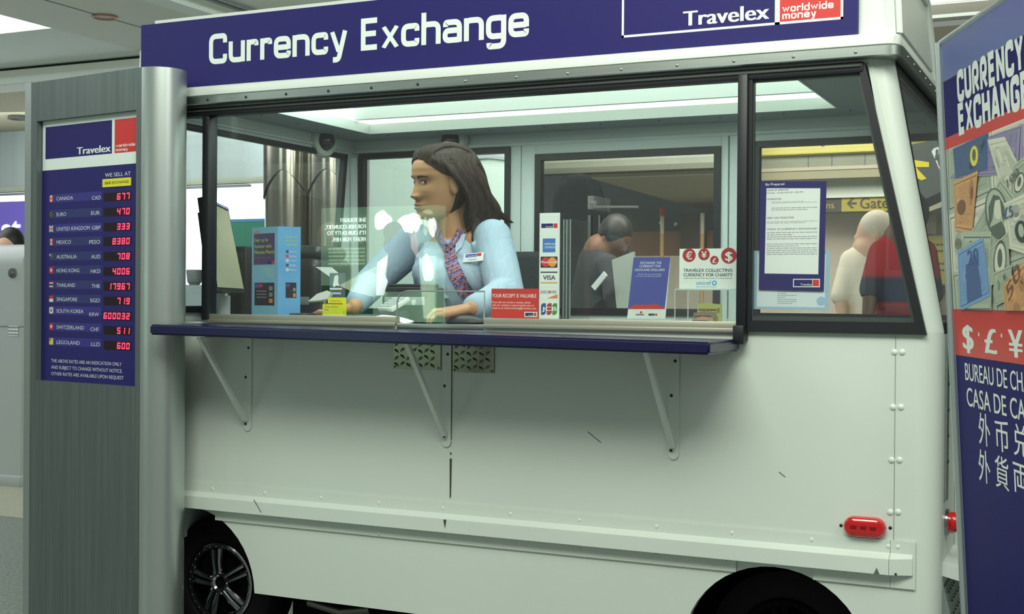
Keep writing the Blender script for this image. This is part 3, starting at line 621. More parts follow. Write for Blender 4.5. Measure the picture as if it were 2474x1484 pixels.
# far wall on the left: striped metal panel above a bright lit band with a purple sign
def wz(px, py, y=None): return AY(px, py, y or YW)
zt = wz(30, 318)[2]; zm = wz(30, 452)[2]
b = MB(); x0 = wz(-40, 400)[0]-3; x1 = wz(660, 400)[0]
b.box((x0, YW, zm), (x1, YW+.2, ZSF), STRIPED); b.box((x0, YW-.06, zm-.06), (x1, YW, zm), CONC, .01); b.box((x0, YW, 0), (x1, YW+.2, zm-.06), LIT)
struct(b.build('wall_back'), 'far wall of brushed metal panels over a bright lit band')
b = MB(); zz = wz(560, 445)[2]; b.box((x0, YW-.05, zz-.03), (x1-.25, YW, zz-.012), GREYT); struct(b.build('trim_4'), 'thin grey line under the bright light strip')
s = Sheet((0, YW-.03, 0), (1, 0, 0), step=.003); a = s.px(-30, 592); c = s.px(58, 486)
s.slab(a[0]-1.2, a[1]-.2, c[0]+.1, c[1], .03, PURPLE)
t0 = s.px(4, 590); t1 = s.px(52, 590); s.text('st', t0[0], s.px(30, 586)[1], t1[0], .30, LIT, 2, bold=.03)
tag(s.build('lit_sign'), 'purple lit wall sign with large white letters left of the rate board', 'sign')
s = Sheet((0, YW-.03, 0), (1, 0, 0), step=.003); a = s.px(540, 600); c = s.px(652, 528); v = s.px(600, 536)[1]
s.slab(a[0], a[1]-.3, c[0], c[1], .03, GREENG); s.rect(a[0], v, c[0], c[1], BLUEG, 1)
tag(s.build('wall_sign'), 'green wall sign with a blue top edge behind the monitor', 'sign')
# low white counter fittings seen through the end window
b = MB(); q = wz(470, 655, YW-1.2); yy_ = YW-1.2; b.lathe([(0, .06), (.09, .07), (.10, .065)], (q[0], yy_, q[2]-.09), (0, 0, 1), mat('grey basin', (120, 130, 128), .4), 20); b.lathe([(-.03, .04), (0, .06)], (q[0], yy_, q[2]-.09), (0, 0, 1), mat('grey basin', (120, 130, 128), .4), 20); zb_ = q[2]-.12
tag(b.build('bowl'), 'small grey bowl on the pale counter beyond the end window', 'bowl')
bb = bx('service_counter', (q[0]-3, yy_-.25, 0), (q[0]+.7, yy_+.3, zb_), mat('pale counter', (150, 170, 168), .5), bev=.02); tag(bb, 'pale low counter carrying a grey bowl beyond the end window', 'counter')
# polished steel column: round shafts; the pointed collars imitate arched reflections
STEEL = mat('polished steel', (158, 156, 144), .16, 1.0)
cy = YW-2.2; col = empty('steel_column', tuple(AY(742, 700, cy)[:2])+(0,), 'polished steel double column standing behind the end window of the van', 'column')
ca = AY(652, 600, cy); cb = AY(838, 600, cy); cw = (cb[0]-ca[0])/2
for k in range(2):
    b = MB(); c0 = (ca[0]+cw*(k+.5), cy+.06*k, 0); r = cw*.52
    b.lathe([(0, r), (2.7, r)], c0, (0, 0, 1), STEEL, 48); b.build('shaft', col)
    b = MB(); zcol = AY(740, 440, cy)[2]; n = 48; rr = r+.012; kk = b.mi(STEEL); ra = []; rb = []
    for j in range(n):
        a = 2*math.pi*j/n; zz = zcol-.20*abs(math.cos(a*1.0-.35))**1.5+.08
        ra.append(b.bm.verts.new((c0[0]+rr*math.cos(a), c0[1]+rr*math.sin(a), zz))); rb.append(b.bm.verts.new((c0[0]+rr*1.02*math.cos(a), c0[1]+rr*1.02*math.sin(a), 2.6)))
    for j in range(n): f = b.bm.faces.new((ra[j], ra[(j+1) % n], rb[(j+1) % n], rb[j])); f.smooth = True
    b.build('collar', col)
# red and white lamps the column mirrors
# pale wall seen through the window behind the clerk
yq = 7.0; a = AY(893, 385, yq); c = AY(1262, 385, yq)
b = MB(); b.box((a[0], yq, 0), (c[0]+.02, yq+.12, 2.88), PALEG); struct(b.build('wall_1'), 'pale grey green pier behind the van')
b = MB(); a2 = AY(874, 385, yq-.2); b.box((a2[0], yq+.1, 0), (a[0], yq+.5, 2.88), CREAM); struct(b.build('trim_5'), 'cream edge of the pier')
b = MB(); p = [tuple(AY(x, y, yq-.02)) for x, y in ((1120, 362), (1236, 366), (1236, 388), (1180, 382), (1120, 386))]; b.prism(p, (0, .015, 0), mat('blue grey ceiling edge', (124, 136, 140), .7)); struct(b.build('trim_6'), 'grey ledge at the top of the pier')
# slate wall and beige bulkhead behind the door
yd = 12.0
a = AY(1300, 425, yd); c = AY(1800, 425, yd)
b = MB(); b.box((a[0]-.8, yd, 0), (c[0]+.2, yd+.2, 2.6), GREYW); struct(b.build('wall_2'), 'slate grey wall behind the door of the van')
zb = AY(1500, 415, 9)[2]
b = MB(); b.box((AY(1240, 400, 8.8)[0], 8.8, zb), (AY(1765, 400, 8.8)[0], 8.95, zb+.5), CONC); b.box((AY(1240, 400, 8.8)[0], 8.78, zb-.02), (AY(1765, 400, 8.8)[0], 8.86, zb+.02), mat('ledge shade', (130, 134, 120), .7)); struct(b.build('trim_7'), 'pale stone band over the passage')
yn, yf = 9.2, 11.95; zq = AY(1700, 508, yf)[2]
q1 = AY(1700, 508, yf); 
b = MB(); pts = []
zs_ = zq
e1 = AY(1430, 432, 8.96); 
b.prism([(e1[0], 8.96, e1[2]), (c[0]+.6, 8.96, e1[2]), (c[0]+.6, yf, q1[2]), (q1[0], yf, q1[2])], (0, 0, .05), BEIGE); struct(b.build('trim_8'), 'sloping beige soffit behind the door')
p = AY(1628, 455, 10.2); lp = MB(); lp.box((p[0]-.10, 10.1, p[2]-.012), (p[0]+.10, 10.35, p[2]), mat('soffit lamp', (250, 240, 210), .5, emit=(255, 246, 220), es=1.6), .003); tag(lp.build('soffit_light'), 'small lit square lamp in the sloping beige soffit', 'lamp')
# door closer, barrier poles, wood panels in the passage
b = MB(); q0 = AY(1424, 488, 11.5); b.box((q0[0]-.02, 11.5, q0[2]-.07), (q0[0]+.05, 11.95, q0[2]+.06), PAPER, .006); q1 = AY(1542, 500, 11.4); q2 = AY(1436, 500, 11.4); b.tube([q2, q1], .012, PAPER, 8); q3 = AY(1440, 490, 11.45); b.tube([q0, q3, q2], .02, PAPER, 8)
tag(b.build('door_closer'), 'white overhead door closer arm on the slate wall', 'door closer')
b = MB(); q = AY(1425, 520, 11.6); b.box((q[0]-.02, 11.6, 0), (q[0]+.01, 11.65, q[2]), mat('steel edge', (150, 156, 156), .35, .8)); q = AY(1448, 520, 11.6); b.box((q[0]-.01, 11.6, 0), (q[0]+.01, 11.65, q[2]), mat('steel edge', (150, 156, 156), .35, .8)); struct(b.build('door_1'), 'grey service door edge')
WPOLE = mat('pale barrier pole', (214, 206, 186), .5); WP2 = mat('tan barrier pole', (206, 170, 110), .5); RP = mat('red pole top', (220, 60, 44), .5)
for i, (px, yt, red) in enumerate(((1600, 503, True), (1697, 515, False))):
    q = AY(px, yt, 10.5); z1 = AY(px, 565, 10.5)[2]; r = .018
    po = MB(); po.tube([(q[0], 10.5, z1), (q[0], 10.5, 0)], r, WP2, 10); ob = po.build('barrier_pole'); tag(ob, ('pale barrier pole with a red top in the passage' if red else 'pale barrier pole without a red top in the passage'), 'pole')
    po = MB(); po.tube([(q[0], 10.5, q[2]-(.06 if red else 0)), (q[0], 10.5, z1)], r, WPOLE, 10); po.build('upper_pole', ob)
    if red: po = MB(); po.tube([(q[0], 10.5, q[2]), (q[0], 10.5, q[2]-.07)], r*1.25, RP, 10); po.build('red_top', ob)
yc = 11.2; b = MB(); q = AY(1520, 560, yc); q2 = AY(1760, 618, yc); b.box((q[0], yc, q2[2]), (q2[0]+.05, yc+.4, q[2]), WOOD); qd = AY(1645, 515, yc-.1); b.box((qd[0], yc-.1, q2[2]), (qd[0]+.22, yc, qd[2]), mat('dark wood post', (74, 62, 52), .5))
q0 = AY(1500, 616, yc); b.box((q[0], yc-.1, 0), (q2[0]+.05, yc+.4, q2[2]), CREAM); tag(b.build('desk'), 'brown wood panelled desk with a cream front behind the door', 'desk')
for i, (px, py) in enumerate(((1582, 536), (1619, 540))): 
    b = MB(); q = AY(px, py, 11.8); b.dome((q[0], 11.99, q[2]), (0, -1, 0), .022, .02, PAPER, 10); tag(b.build('wall_lamp'), ('tiny white lamp on the slate wall, left of the red topped pole' if i == 0 else 'tiny white lamp on the slate wall, between the two poles'), 'lamp')
# behind the side window: yellow band, stone fascia, ledge, gates sign, cream wall
yr = 9.6; zq = lambda y, yy=yr: AY(2000, y, yy)[2]
xa, xb = AY(1790, 400, yr)[0], -.75
b = MB(); b.box((xa, yr, zq(375)), (xb, yr+.1, zq(404)), CONC)
for px in (1953, 2010, 2090, 2150): q = AY(px, 390, yr); b.box((q[0]-.004, yr-.002, zq(404)), (q[0]+.004, yr, zq(375)), GREYT)
b.box((xa, yr-.05, zq(412)), (xb, yr+.1, zq(404)), CREAM); b.box((xa, yr+.3, zq(470)), (xb, yr+.4, zq(404)), CEILM); b.box((xa, yr-.03, zq(432)), (xb, yr+.2, zq(411)), BEIGE)
b.box((xa, yr+.25, zq(472)), (xb, yr+.38, zq(466)), SIGNW); struct(b.build('trim_9'), 'stone fascia and stepped ledges over the far passage')
b = MB(); b.box((xa, yr-.12, zq(374)), (AY(2245, 360, yr)[0], yr-.02, zq(325)), YELS); q = AY(1988, 348, yr-.12); b.box((q[0]-.012, yr-.125, q[2]-.02), (q[0]+.012, yr-.12, q[2]+.02), GREYT); tag(b.build('yellow_band'), 'long yellow sign band across the top of the side window', 'sign')
yw = 11.0
b = MB(); b.box((AY(1790, 400, yw)[0], yw, 0), (-.7, yw+.2, AY(2000, 470, yw)[2]+.4), CREAM); zt_ = AY(2000, 517, yw-.2)[2]; b.box((AY(1790, 600, yw)[0], yw-.2, 0), (AY(2268, 600, yw)[0], yw-.1, zt_), mat('pink cream partition', (220, 206, 190), .6)); struct(b.build('wall_3'), 'cream wall and partition behind the side window')
s = Sheet((0, 9.9, 0), (1, 0, 0), step=.003); a = s.px(1960, 513); m_ = s.px(2033, 513); c = s.px(2210, 470)
s.slab(a[0], a[1], m_[0], c[1], .06, mat('dark sign end', (62, 60, 50), .5)); s.slab(m_[0], a[1], c[0], c[1], .06, YELD)
t = s.px(1997, 504); t1 = s.px(2016, 504); s.text('ns', t[0], t[1], t1[0], .055, mat('yellow sign text', (190, 176, 60), .5), 2)
t = s.px(2078, 504); t1 = s.px(2160, 504); s.text('Gates', t[0], t[1], t1[0], .085, DKTXT, 2)
u, v = s.px(2046, 492); u2 = s.px(2070, 492)[0]; hh = .008; s.rect(u+.01, v-hh, u2, v+hh, DKTXT, 2)
for sg_ in (-1, 1): s.poly([(u, v), (u+.04, v+sg_*.04), (u+.052, v+sg_*.032), (u+.014, v)][::sg_*-1], DKTXT, 3)
tag(s.build('gates_sign'), 'yellow hanging sign with an arrow and the word Gates', 'sign')
# dark sign with a yellow arrow and a restroom pictogram, seen through the windscreen
so = Vector(AY(2200, 490, 7.2)); ud = Vector(AY(2330, 440, 6.7))-so; ud.z = 0
s = Sheet(so, ud, (0, 0, 1), step=.003); A_ = [s.px(*p) for p in ((2190, 502), (2470, 372), (2470, 292), (2190, 352))]
s.mb.prism([s.at(*p) for p in A_], -s.N*.12, DKSIGN)
s.poly([s.px(*p) for p in ((2198, 385), (2200, 420), (2227, 436), (2240, 432), (2214, 404), (2246, 404), (2246, 392))], mat('yellow arrow', (232, 218, 44), .5), 1)
pc = [s.px(*p) for p in ((2252, 366), (2258, 358), (2300, 346), (2300, 404), (2276, 412), (2270, 408))]; s.poly(pc, SIGNW, 1)
hd = s.px(2266, 367); s.disc(*hd, .014, DKSIGN, 2); s.poly([s.px(*p) for p in ((2262, 374), (2276, 371), (2282, 386), (2279, 388), (2276, 380), (2281, 399), (2285, 398), (2277, 399), (2274, 390), (2275, 401), (2271, 402), (2266, 384), (2264, 388), (2261, 386))], DKSIGN, 2)
hd = s.px(2288, 358); s.disc(*hd, .014, DKSIGN, 2); s.poly([s.px(*p) for p in ((2283, 366), (2294, 363), (2303, 384), (2291, 388))], DKSIGN, 2)
for x_ in (2425, 2460): p_ = s.at(*s.px(x_, 360)); s.mb.tube([(p_.x, p_.y+.06, p_.z), (p_.x, p_.y+.06, 2.9)], .008, CHROME, 8)
tag(s.build('restroom_sign'), 'dark hanging sign with a yellow arrow and a restroom pictogram', 'sign')
b = MB(); b.prism([tuple(AY(x, y, 8.2)) for x, y in ((2150, 545), (2360, 470), (2360, 428), (2150, 520))], (0, .3, 0), BEIGE); struct(b.build('trim_10'), 'beige bulkhead seen through the windscreen')
s = Sheet((0, yw-.25, 0), (1, 0, 0), step=.003); a = s.px(2140, 690); c = s.px(2300, 565); s.slab(a[0], a[1], c[0], c[1], .03, YELS); s.lines(a[0]+.08, c[0]-.05, a[1]+.05, c[1]-.06, 6, GREYT, 1, .35, 3); s.frame(a[0], a[1], c[0], c[1], .012, GREYT, 1)
tag(s.build('notice_board'), 'yellow notice panel on the cream wall behind the windscreen', 'notice')
# wall above and behind at the top right
b = MB(); q = AY(2180, 60, 9.4); b.box((q[0]-2.2, 9.4, zq(320)), (-.72, 9.6, 3.0), mat('taupe wall', (92, 92, 80), .8)); 
za, zb_ = AY(2230, 50, 9.35)[2], AY(2230, 24, 9.35)[2]; b.box((q[0]-2.2, 9.3, za), (-.72, 9.42, zb_), CEILL); struct(b.build('wall_4'), 'taupe wall with a pale band at the top right')

b = MB(); b.box((-.70, 9.1, 0), (7, 9.3, 2.9), mat('unseen dark wall', (58, 64, 64), .8)); struct(b.build('wall_5'), 'unseen dark wall put in to darken the windscreen reflection')  # wall out of view, added so the windscreen mirrors something dark
# ------------------------------------------------------------------ ticket machine at the far left
ym = 5.2; MACH = mat('machine grey paint', (178, 184, 184), .4)
qa = AY(52, 620, ym); x1 = qa[0]; zt = AY(30, 588, ym)[2]
mo = empty('ticket_machine', (x1-.3, ym+.3, 0), 'grey self service machine with a rounded top at the left edge', 'machine')
b = MB(); pr = [(ym, 0), (ym, zt-.14)]+[(ym+.14-.14*math.cos(a), zt-.14+.14*math.sin(a)) for a in [i*math.pi/2/8 for i in range(1, 9)]]+[(ym+.6, zt), (ym+.6, 0)]
b.prism([(x1, y, z) for y, z in pr], (-.6, 0, 0), MACH); b.box((x1-.62, ym-.03, 0), (x1+.02, ym+.62, .06), MACH, .01)
zz = AY(30, 790, ym)[2]; b.box((x1-.60, ym-.003, zz), (x1+.002, ym+.3, zz+.004), GREYT); b.build('cabinet', mo)
b = MB(); q = AY(32, 660, ym); b.lathe([(0, .028), (.012, .026), (.014, .012), (.022, .010), (.022, 0)], (q[0], ym, q[2]), (0, -1, 0), CHROME, 20); b.build('lock', mo)
s = Sheet((0, ym-.003, 0), (1, 0, 0)); a = s.px(20, 812); c = s.px(44, 788); s.rect(a[0], a[1], c[0], c[1], PAPER, 0); s.lines(a[0], c[0], a[1], c[1], 3, GREYT, 1); s.build('label_sticker', mo)
b = MB(); q = AY(49, 1165, ym); b.lathe([(0, .02), (.03, .02), (.034, 0)], (x1-.02, ym+.04, q[2]), (0, -1, 0), BLACKP, 14); b.build('foot', mo)
b = MB(); q = AZ(-100, 1236, .002); b.box((q[0]-3, q[1], .0), (x1+1.2, q[1]+1.4, .003), FLOORL); struct(b.build('floor_strip'), 'paler strip of floor in front of the grey machine')

# ------------------------------------------------------------------ exchange rate board
TOT = mat('dark brushed panel', (112, 121, 120), .42, .4, noise=((90, 90, 2.0), (90, 99, 98), .3)); SATIN = mat('satin silver column', (186, 194, 192), .34, .85)
u_ = Vector((.9876, -.157, 0)).normalized(); n_ = Vector((u_.y, -u_.x, 0))
cc = Vector((-2.455, 2.872, 0)); RC = .071
ft = Vector(AX(400, 172, -2.455)); ZT = CAMZ+(Vector(AX(388, 171, -2.455)).z-CAMZ)
board = empty('exchange_rate_board', (cc.x-.15, cc.y+.02, 0), 'tall grey pylon with a currency rate display and red digits', 'display board')
s = Sheet(cc+n_*RC, u_)                       # face plane, origin on the joint with the column
ul = s.px(74, 700)[0]; ulo = s.px(61, 700)[0]
b = MB(); arc = [cc+n_*RC*math.cos(a)+u_*RC*math.sin(a) for a in [i*math.pi/24 for i in range(25)]]
b.prism([(p.x, p.y, 0) for p in arc], (0, 0, ZT), SATIN, True); b.build('column', board)
b = MB(); dt = s.px(97, 292); dbr = s.px(320, 937); dtr = s.px(335, 265); dbl = s.px(83, 917)
du0, du1 = (dt[0]+dbl[0])/2-.004, (dtr[0]+dbr[0])/2; dv1, dv0 = (dt[1]+dtr[1])/2, (dbl[1]+dbr[1])/2
def pbox(u0, u1, v0, v1, d0, d1, m): 
    b.prism([s.at(u0, v0)-s.N*d0, s.at(u1, v0)-s.N*d0, s.at(u1, v1)-s.N*d0, s.at(u0, v1)-s.N*d0], -s.N*(d1-d0), m)
for a in ((ul, 0-.002, 0, dv0), (ul, -.002, dv1, ZT), (ul, du0, dv0, dv1), (du1, -.002, dv0, dv1)): pbox(a[0], a[1], a[2], a[3], 0, .02, TOT)
pbox(ul, -.002, 0, ZT, .022, 2*RC, TOT); b.build('body', board)
b = MB(); pbox(ulo-.004, ul-.0005, 0, ZT+.001, -.001, 2*RC, SATIN); b.build('edge_strip', board)
# printed display set back in the opening
O2 = s.O-s.N*.018; d = Sheet(O2, u_, step=.0002); FILM = mat('navy display film', (38, 34, 104), .25, spec=.5); FILM2 = mat('navy display row', (58, 54, 132), .3); FILM3 = mat('slate display row', (50, 56, 112), .3)
d.slab(du0, dv0, du1, dv1, .003, FILM); q0 = d.px(97, 410); q1 = d.px(333, 398); hv = (q0[1]+q1[1])/2
d.rect(du0+.003, hv, du1, dv1, SIGNW, 1)
l0 = d.px(110, 385); l1 = d.px(271, 295); lv0 = (l0[1]+d.px(272, 371)[1])/2; lv1 = d.px(190, 299)[1]
d.rect(l0[0], lv0, l1[0], lv1, NAVY, 2); r0 = d.px(277, 370); d.rect(r0[0], lv0, du1-.001, lv1, RED, 2)
t0 = d.px(186, 374); t1 = d.px(268, 369); d.text('Travelex', t0[0], lv0+.006, t1[0], .022, SIGNW, 3, bold=.045)
t0 = d.px(280, 350); t1 = d.px(327, 350); d.text('worldwide', t0[0], d.px(300, 355)[1]+.001, t1[0], .0085, SIGNW, 3, stroke=(.26, .14)); d.text('money', t0[0], lv0+.005, d.px(309, 365)[0], .0085, SIGNW, 3, stroke=(.26, .14))
t0 = d.px(254, 428); t1 = d.px(316, 426); d.text('WE SELL AT', t0[0], t0[1], t1[0], .0115, LTXT, 2)
dp = d.build('display_panel', board)
sk = Sheet(O2, u_, step=.0002); y0 = sk.px(249, 453); y1 = sk.px(317, 427); sk.slab(y0[0], y0[1], y1[0], y1[1]-.002, -.0025, YEL); t0 = sk.px(255, 444); t1 = sk.px(313, 441); sk.text('$600 EXCHANGE', t0[0], t0[1]-.002, t1[0], .008, mat('sticker ink', (96, 92, 40), .6), 15, bold=.012); sk.build('yellow_sticker', dp)
rows = [('CANADA', 'CAD', '677'), ('EURO', 'EUR', '470'), ('UNITED KINGDOM', 'GBP', '333'), ('MEXICO', 'PESO', '8380'), ('AUSTRALIA', 'AUD', '708'), ('HONG KONG', 'HKD', '4006'), ('THAILAND', 'THB', '17967'), ('SINGAPORE', 'SGD', '719'), ('SOUTH KOREA', 'KRW', '600032'), ('SWITZERLAND', 'CHF', '511'), ('LEGOLAND', 'LLD', '600')]
fx = [480, 518, 553, 585, 620, 653, 688, 722, 750, 789, 825]; lx = [477, 513, 549, 584, 620, 656, 692, 727, 763, 798, 834]
wid = [177, 160, 217, 172, 186, 192, 182, 187, 202, 203, 193]; cl = [(222, 243), (220, 241), (222, 243), (216, 242), (221, 243), (220, 243), (222, 242), (219, 242), (217, 240), (220, 240), (222, 243)]
LED = mat('red led', (255, 40, 70), .5, emit=(255, 50, 84), es=2.6); LEDBG = mat('led window', (30, 12, 22), .3)
FR, FW_, FB, FG, FY, FK = mat('flag red', (196, 44, 44), .5), mat('flag white', (214, 216, 210), .5), mat('flag blue', (44, 52, 116), .5), mat('flag green', (60, 92, 74), .5), mat('flag yellow', (214, 206, 90), .5), mat('flag dark', (40, 44, 60), .5)
SEG = {'0': 'abcdef', '1': 'bc', '2': 'abged', '3': 'abgcd', '4': 'fgbc', '5': 'afgcd', '6': 'afgedc', '7': 'abc', '8': 'abcdefg', '9': 'abcfgd'}
for i, (name, code, num) in enumerate(rows):
    r = Sheet(O2, u_, step=.0002); fu, fv = r.px(124, fx[i]); hgt = .0115
    cu0 = r.px(137, fx[i])[0]; cu1 = r.px(247, 600)[0]
    r.rect(fu-.004, fv-.0125, cu1-.002, fv+.0125, FILM2 if i in (0, 2, 8, 9, 10) else FILM3, 1)
    fwid, fh = .0095, .0095; ff = lambda a, b_, c_, d_, m, l=2: r.rect(fu-fwid+2*fwid*a, fv-fh+2*fh*b_, fu-fwid+2*fwid*c_, fv-fh+2*fh*d_, m, l)
    if i == 0: ff(0, 0, 1, 1, FW_); ff(0, 0, .28, 1, FR, 3); ff(.72, 0, 1, 1, FR, 3); r.disc(fu, fv, .003, FR, 3)
    elif i == 1:
        ff(0, 0, 1, 1, FK)
        for a in range(10): r.disc(fu+.006*math.cos(a*.628), fv+.006*math.sin(a*.628), .0011, FY, 3, n=6)
    elif i == 2:
        ff(0, 0, 1, 1, FB); r.poly([(fu-fwid, fv-fh), (fu-fwid+.003, fv-fh), (fu+fwid, fv+fh-.003), (fu+fwid, fv+fh), (fu+fwid-.003, fv+fh), (fu-fwid, fv-fh+.003)], FW_, 3); r.poly([(fu+fwid, fv-fh), (fu+fwid, fv-fh+.003), (fu-fwid+.003, fv+fh), (fu-fwid, fv+fh), (fu-fwid, fv+fh-.003), (fu+fwid-.003, fv-fh)], FW_, 3.5)
        ff(.36, 0, .64, 1, FW_, 4); ff(0, .36, 1, .64, FW_, 4.5); ff(.43, 0, .57, 1, FR, 5); ff(0, .43, 1, .57, FR, 5.5)
    elif i == 3: ff(0, 0, 1, 1, FW_); ff(0, 0, .33, 1, FG, 3); ff(.67, 0, 1, 1, FR, 3); r.disc(fu, fv, .002, FG, 3)
    elif i == 4: ff(0, 0, 1, 1, FK); ff(0, .5, .5, 1, FB, 3); ff(.2, .5, .3, 1, FW_, 4); ff(0, .7, .5, .8, FW_, 4); [r.disc(fu+a, fv+b_, .0013, FW_, 3, n=6) for a, b_ in ((-.004, -.005), (.005, .006), (.005, -.006), (.008, .001), (.003, .001))]
    elif i == 5: ff(0, 0, 1, 1, FR); [r.disc(fu+.0035*math.cos(a*1.2566+1.57), fv+.0035*math.sin(a*1.2566+1.57), .0022, FW_, 3, n=8) for a in range(5)]
    elif i == 6: ff(0, 0, 1, 1, FW_); ff(0, .83, 1, 1, FR, 3); ff(0, 0, 1, .17, FR, 3); ff(0, .34, 1, .66, FB, 3)
    elif i == 7: ff(0, 0, 1, .5, FW_); ff(0, .5, 1, 1, FR)
    elif i == 8: ff(0, 0, 1, 1, FW_); r.disc(fu, fv, .004, FR, 3); r.poly([(fu-.004, fv), (fu, fv-.004), (fu+.004, fv)], FB, 4); [r.rect(fu+a-.0015, fv+b_-.001, fu+a+.0015, fv+b_+.001, FK, 3) for a, b_ in ((-.006, .006), (.006, .006), (-.006, -.006), (.006, -.006))]
    elif i == 9: ff(0, 0, 1, 1, FR); ff(.4, .2, .6, .8, FW_, 3); ff(.2, .4, .8, .6, FW_, 3.5)
    else: ff(0, 0, 1, 1, FY); ff(.08, .6, .4, .95, FR, 3); ff(.4, .2, .44, .95, mat('flag orange', (216, 150, 60), .5), 3)
    t1 = r.px(wid[i], fx[i])[0]; r.text(name, cu0, fv-hgt/2-.001, t1, hgt, LTXT, 3, bold=.01)
    k0 = r.px(cl[i][0], 600)[0]; k1 = r.px(cl[i][1], 600)[0]; lv = r.px(232, lerp(fx[i], lx[i], .75))[1]; r.text(code, k0, lv-hgt/2, k1, hgt, LTXT, 3, bold=.01)
    lu0, lvv = r.px(251, lx[i]); lu1 = r.px(317, lx[i])[0]; wide = len(num) >= 6; r.rect(lu0-(.006 if wide else 0), lvv-.0125, lu1+.001, lvv+.0125, LEDBG, 2)
    rw_ = r.build('rate_row', dp)
    g = Sheet(O2, u_, step=.0002); dw = (lu1-lu0)/6.0; dh = .0185; x = lu1-.0015-dw; th = .0036
    for ch in num[::-1]:
        y = lvv-dh/2; sk_ = .12; hz = {'a': (0, dh-th), 'g': (0, dh/2-th/2), 'd': (0, 0)}; wd = dw*.72
        for sgm in SEG[ch]:
            if sgm in hz: z = hz[sgm][1]; c_ = [(.0006, z), (wd-.0006, z), (wd-.0006, z+th), (.0006, z+th)]
            else:
                xx = 0 if sgm in 'ef' else wd-th; z = 0 if sgm in 'ec' else dh/2; c_ = [(xx, z+.0004), (xx+th, z+.0004), (xx+th, z+dh/2-.0004), (xx, z+dh/2-.0004)]
            g.poly([(x+p+q*sk_, y+q) for p, q in c_], LED, 3 if sgm in hz else 3.4)
        x -= dw
    g.build('led_digits', rw_)
f = Sheet(O2, u_, step=.0002)
for t, xl, xr, yl, yr in (('THE ABOVE RATES ARE AN INDICATION ONLY', 124, 294, 871, 886), ('AND SUBJECT TO CHANGE WITHOUT NOTICE.', 124, 296, 888, 901), ('OTHER RATES ARE AVAILABLE UPON REQUEST', 124, 299, 903, 918)):
    a = f.px(xl, yl+3); c = f.px(xr, yr); f.text(t, a[0], (a[1]+c[1])/2, c[0], .0105, LTXT, 2, bold=.008)
f.build('small_print', dp)

# ------------------------------------------------------------------ banner stand at the right edge
BL = Vector((-.227, 2.727, 0)); bd = Vector((.3795, -.9252, 0)).normalized(); bn = Vector((bd.y, -bd.x, 0))
tilt = math.radians(3.2); vv = (Vector((0, 0, 1))*math.cos(tilt)+bn*math.sin(tilt)).normalized()
s = Sheet(BL, bd, vv, step=.0002); 
kk = s.px(2283, 95); kb = s.px(2340, 1300); u_off = s.px(2297, 400)[0]
ban = empty('banner_stand', (BL.x+.25*bd.x, BL.y+.25*bd.y, 0), 'tall roll up banner advertising currency exchange beside the van', 'banner')
VT = kk[1]; WB = .85; VB = .06
BN = mat('banner navy', (36, 33, 98), .6, spec=.15); BN2 = mat('banner top navy', (96, 106, 160), .4); BNR = mat('banner red', (204, 52, 46), .4); BW = mat('banner white', (224, 230, 224), .45)
s.slab(.008, VB, WB, VT-.005, .004, BN)
vr1 = (s.px(2300, 345)[1]+s.px(2474, 275)[1])/2; vr0 = (s.px(2302, 350)[1]+s.px(2474, 305)[1])/2-.004; v2 = (s.px(2322, 746)[1]+s.px(2474, 753)[1])/2; v3 = (s.px(2330, 862)[1]+s.px(2474, 880)[1])/2; vtop = (s.px(2296, 182)[1]+s.px(2474, 92)[1])/2
vr1 = (s.px(2304, 325)[1]+s.px(2474, 253)[1])/2; vr0 = (s.px(2306, 352)[1]+s.px(2474, 290)[1])/2
s.rect(.008, vtop, WB, VT-.005, BN2, 1); s.rect(.008, vtop-.002, WB, vtop, BLACKP, 1); s.rect(.008, vr0, WB, vr1, BNR, 1); s.rect(.008, v3, WB, v2, BNR, 1)
bp = s.build('banner_sheet', ban)
s = Sheet(BL, bd, vv, step=.0002)
a = s.px(2314, 240); c = s.px(2466, 170); hh = s.px(2314, 185)[1]-a[1]
va = (s.px(2314, 240)[1]+s.px(2462, 178)[1])/2; vb = (s.px(2316, 322)[1]+s.px(2474, 262)[1])/2; H1 = (s.px(2314, 172)[1]-s.px(2314, 238)[1])*1.08
uc = s.px(2473, 120)[0]; ue = s.px(2474, 200)[0]; wl = uc-a[0]
s.text('CURRENCY', a[0], va, uc, H1, BW, 2, stroke=(.38, .14)); s.text('EXCHANGE', s.px(2316, 300)[0], vb, uc+.012, H1, BW, 2, stroke=(.38, .14))
s.build('heading_lettering', bp); s = Sheet(BL, bd, vv, step=.0002)
for t, xl, xr, y0, hpx in (('$', 2327, 2354, 842, 70), ('£', 2380, 2410, 852, 72), ('¥', 2438, 2474, 862, 78)):
    a = s.px(xl, y0); c = s.px(xr, y0); h = s.px(xl, y0-hpx)[1]-a[1]; s.text(t, a[0], a[1], c[0], h*.86, BW, 2, bold=.045)
for x, y in ((2365, 808), (2420, 811)): q = s.px(x, y); s.disc(*q, .004, BW, 2, n=12)
s.build('currency_symbols', bp); s = Sheet(BL, bd, vv, step=.0002)
for t, x0, y0, x1, y1, h in (('BUREAU DE CHANGE', 2333, 918, 2469, 948, 54), ('CASA DE CAMBIO', 2337, 980, 2472, 1020, 58)):
    a = s.px(x0, y0); h_ = s.px(2400, 900)[1]-s.px(2400, 900+h)[1]; k = s.px(x1, y1); n = (11.2 if t[0] == 'B' else 9.4)
    s.text(t, a[0], a[1], a[0]+(k[0]-a[0])*len(t)/n, h_*.86, BW, 2, bold=.02)
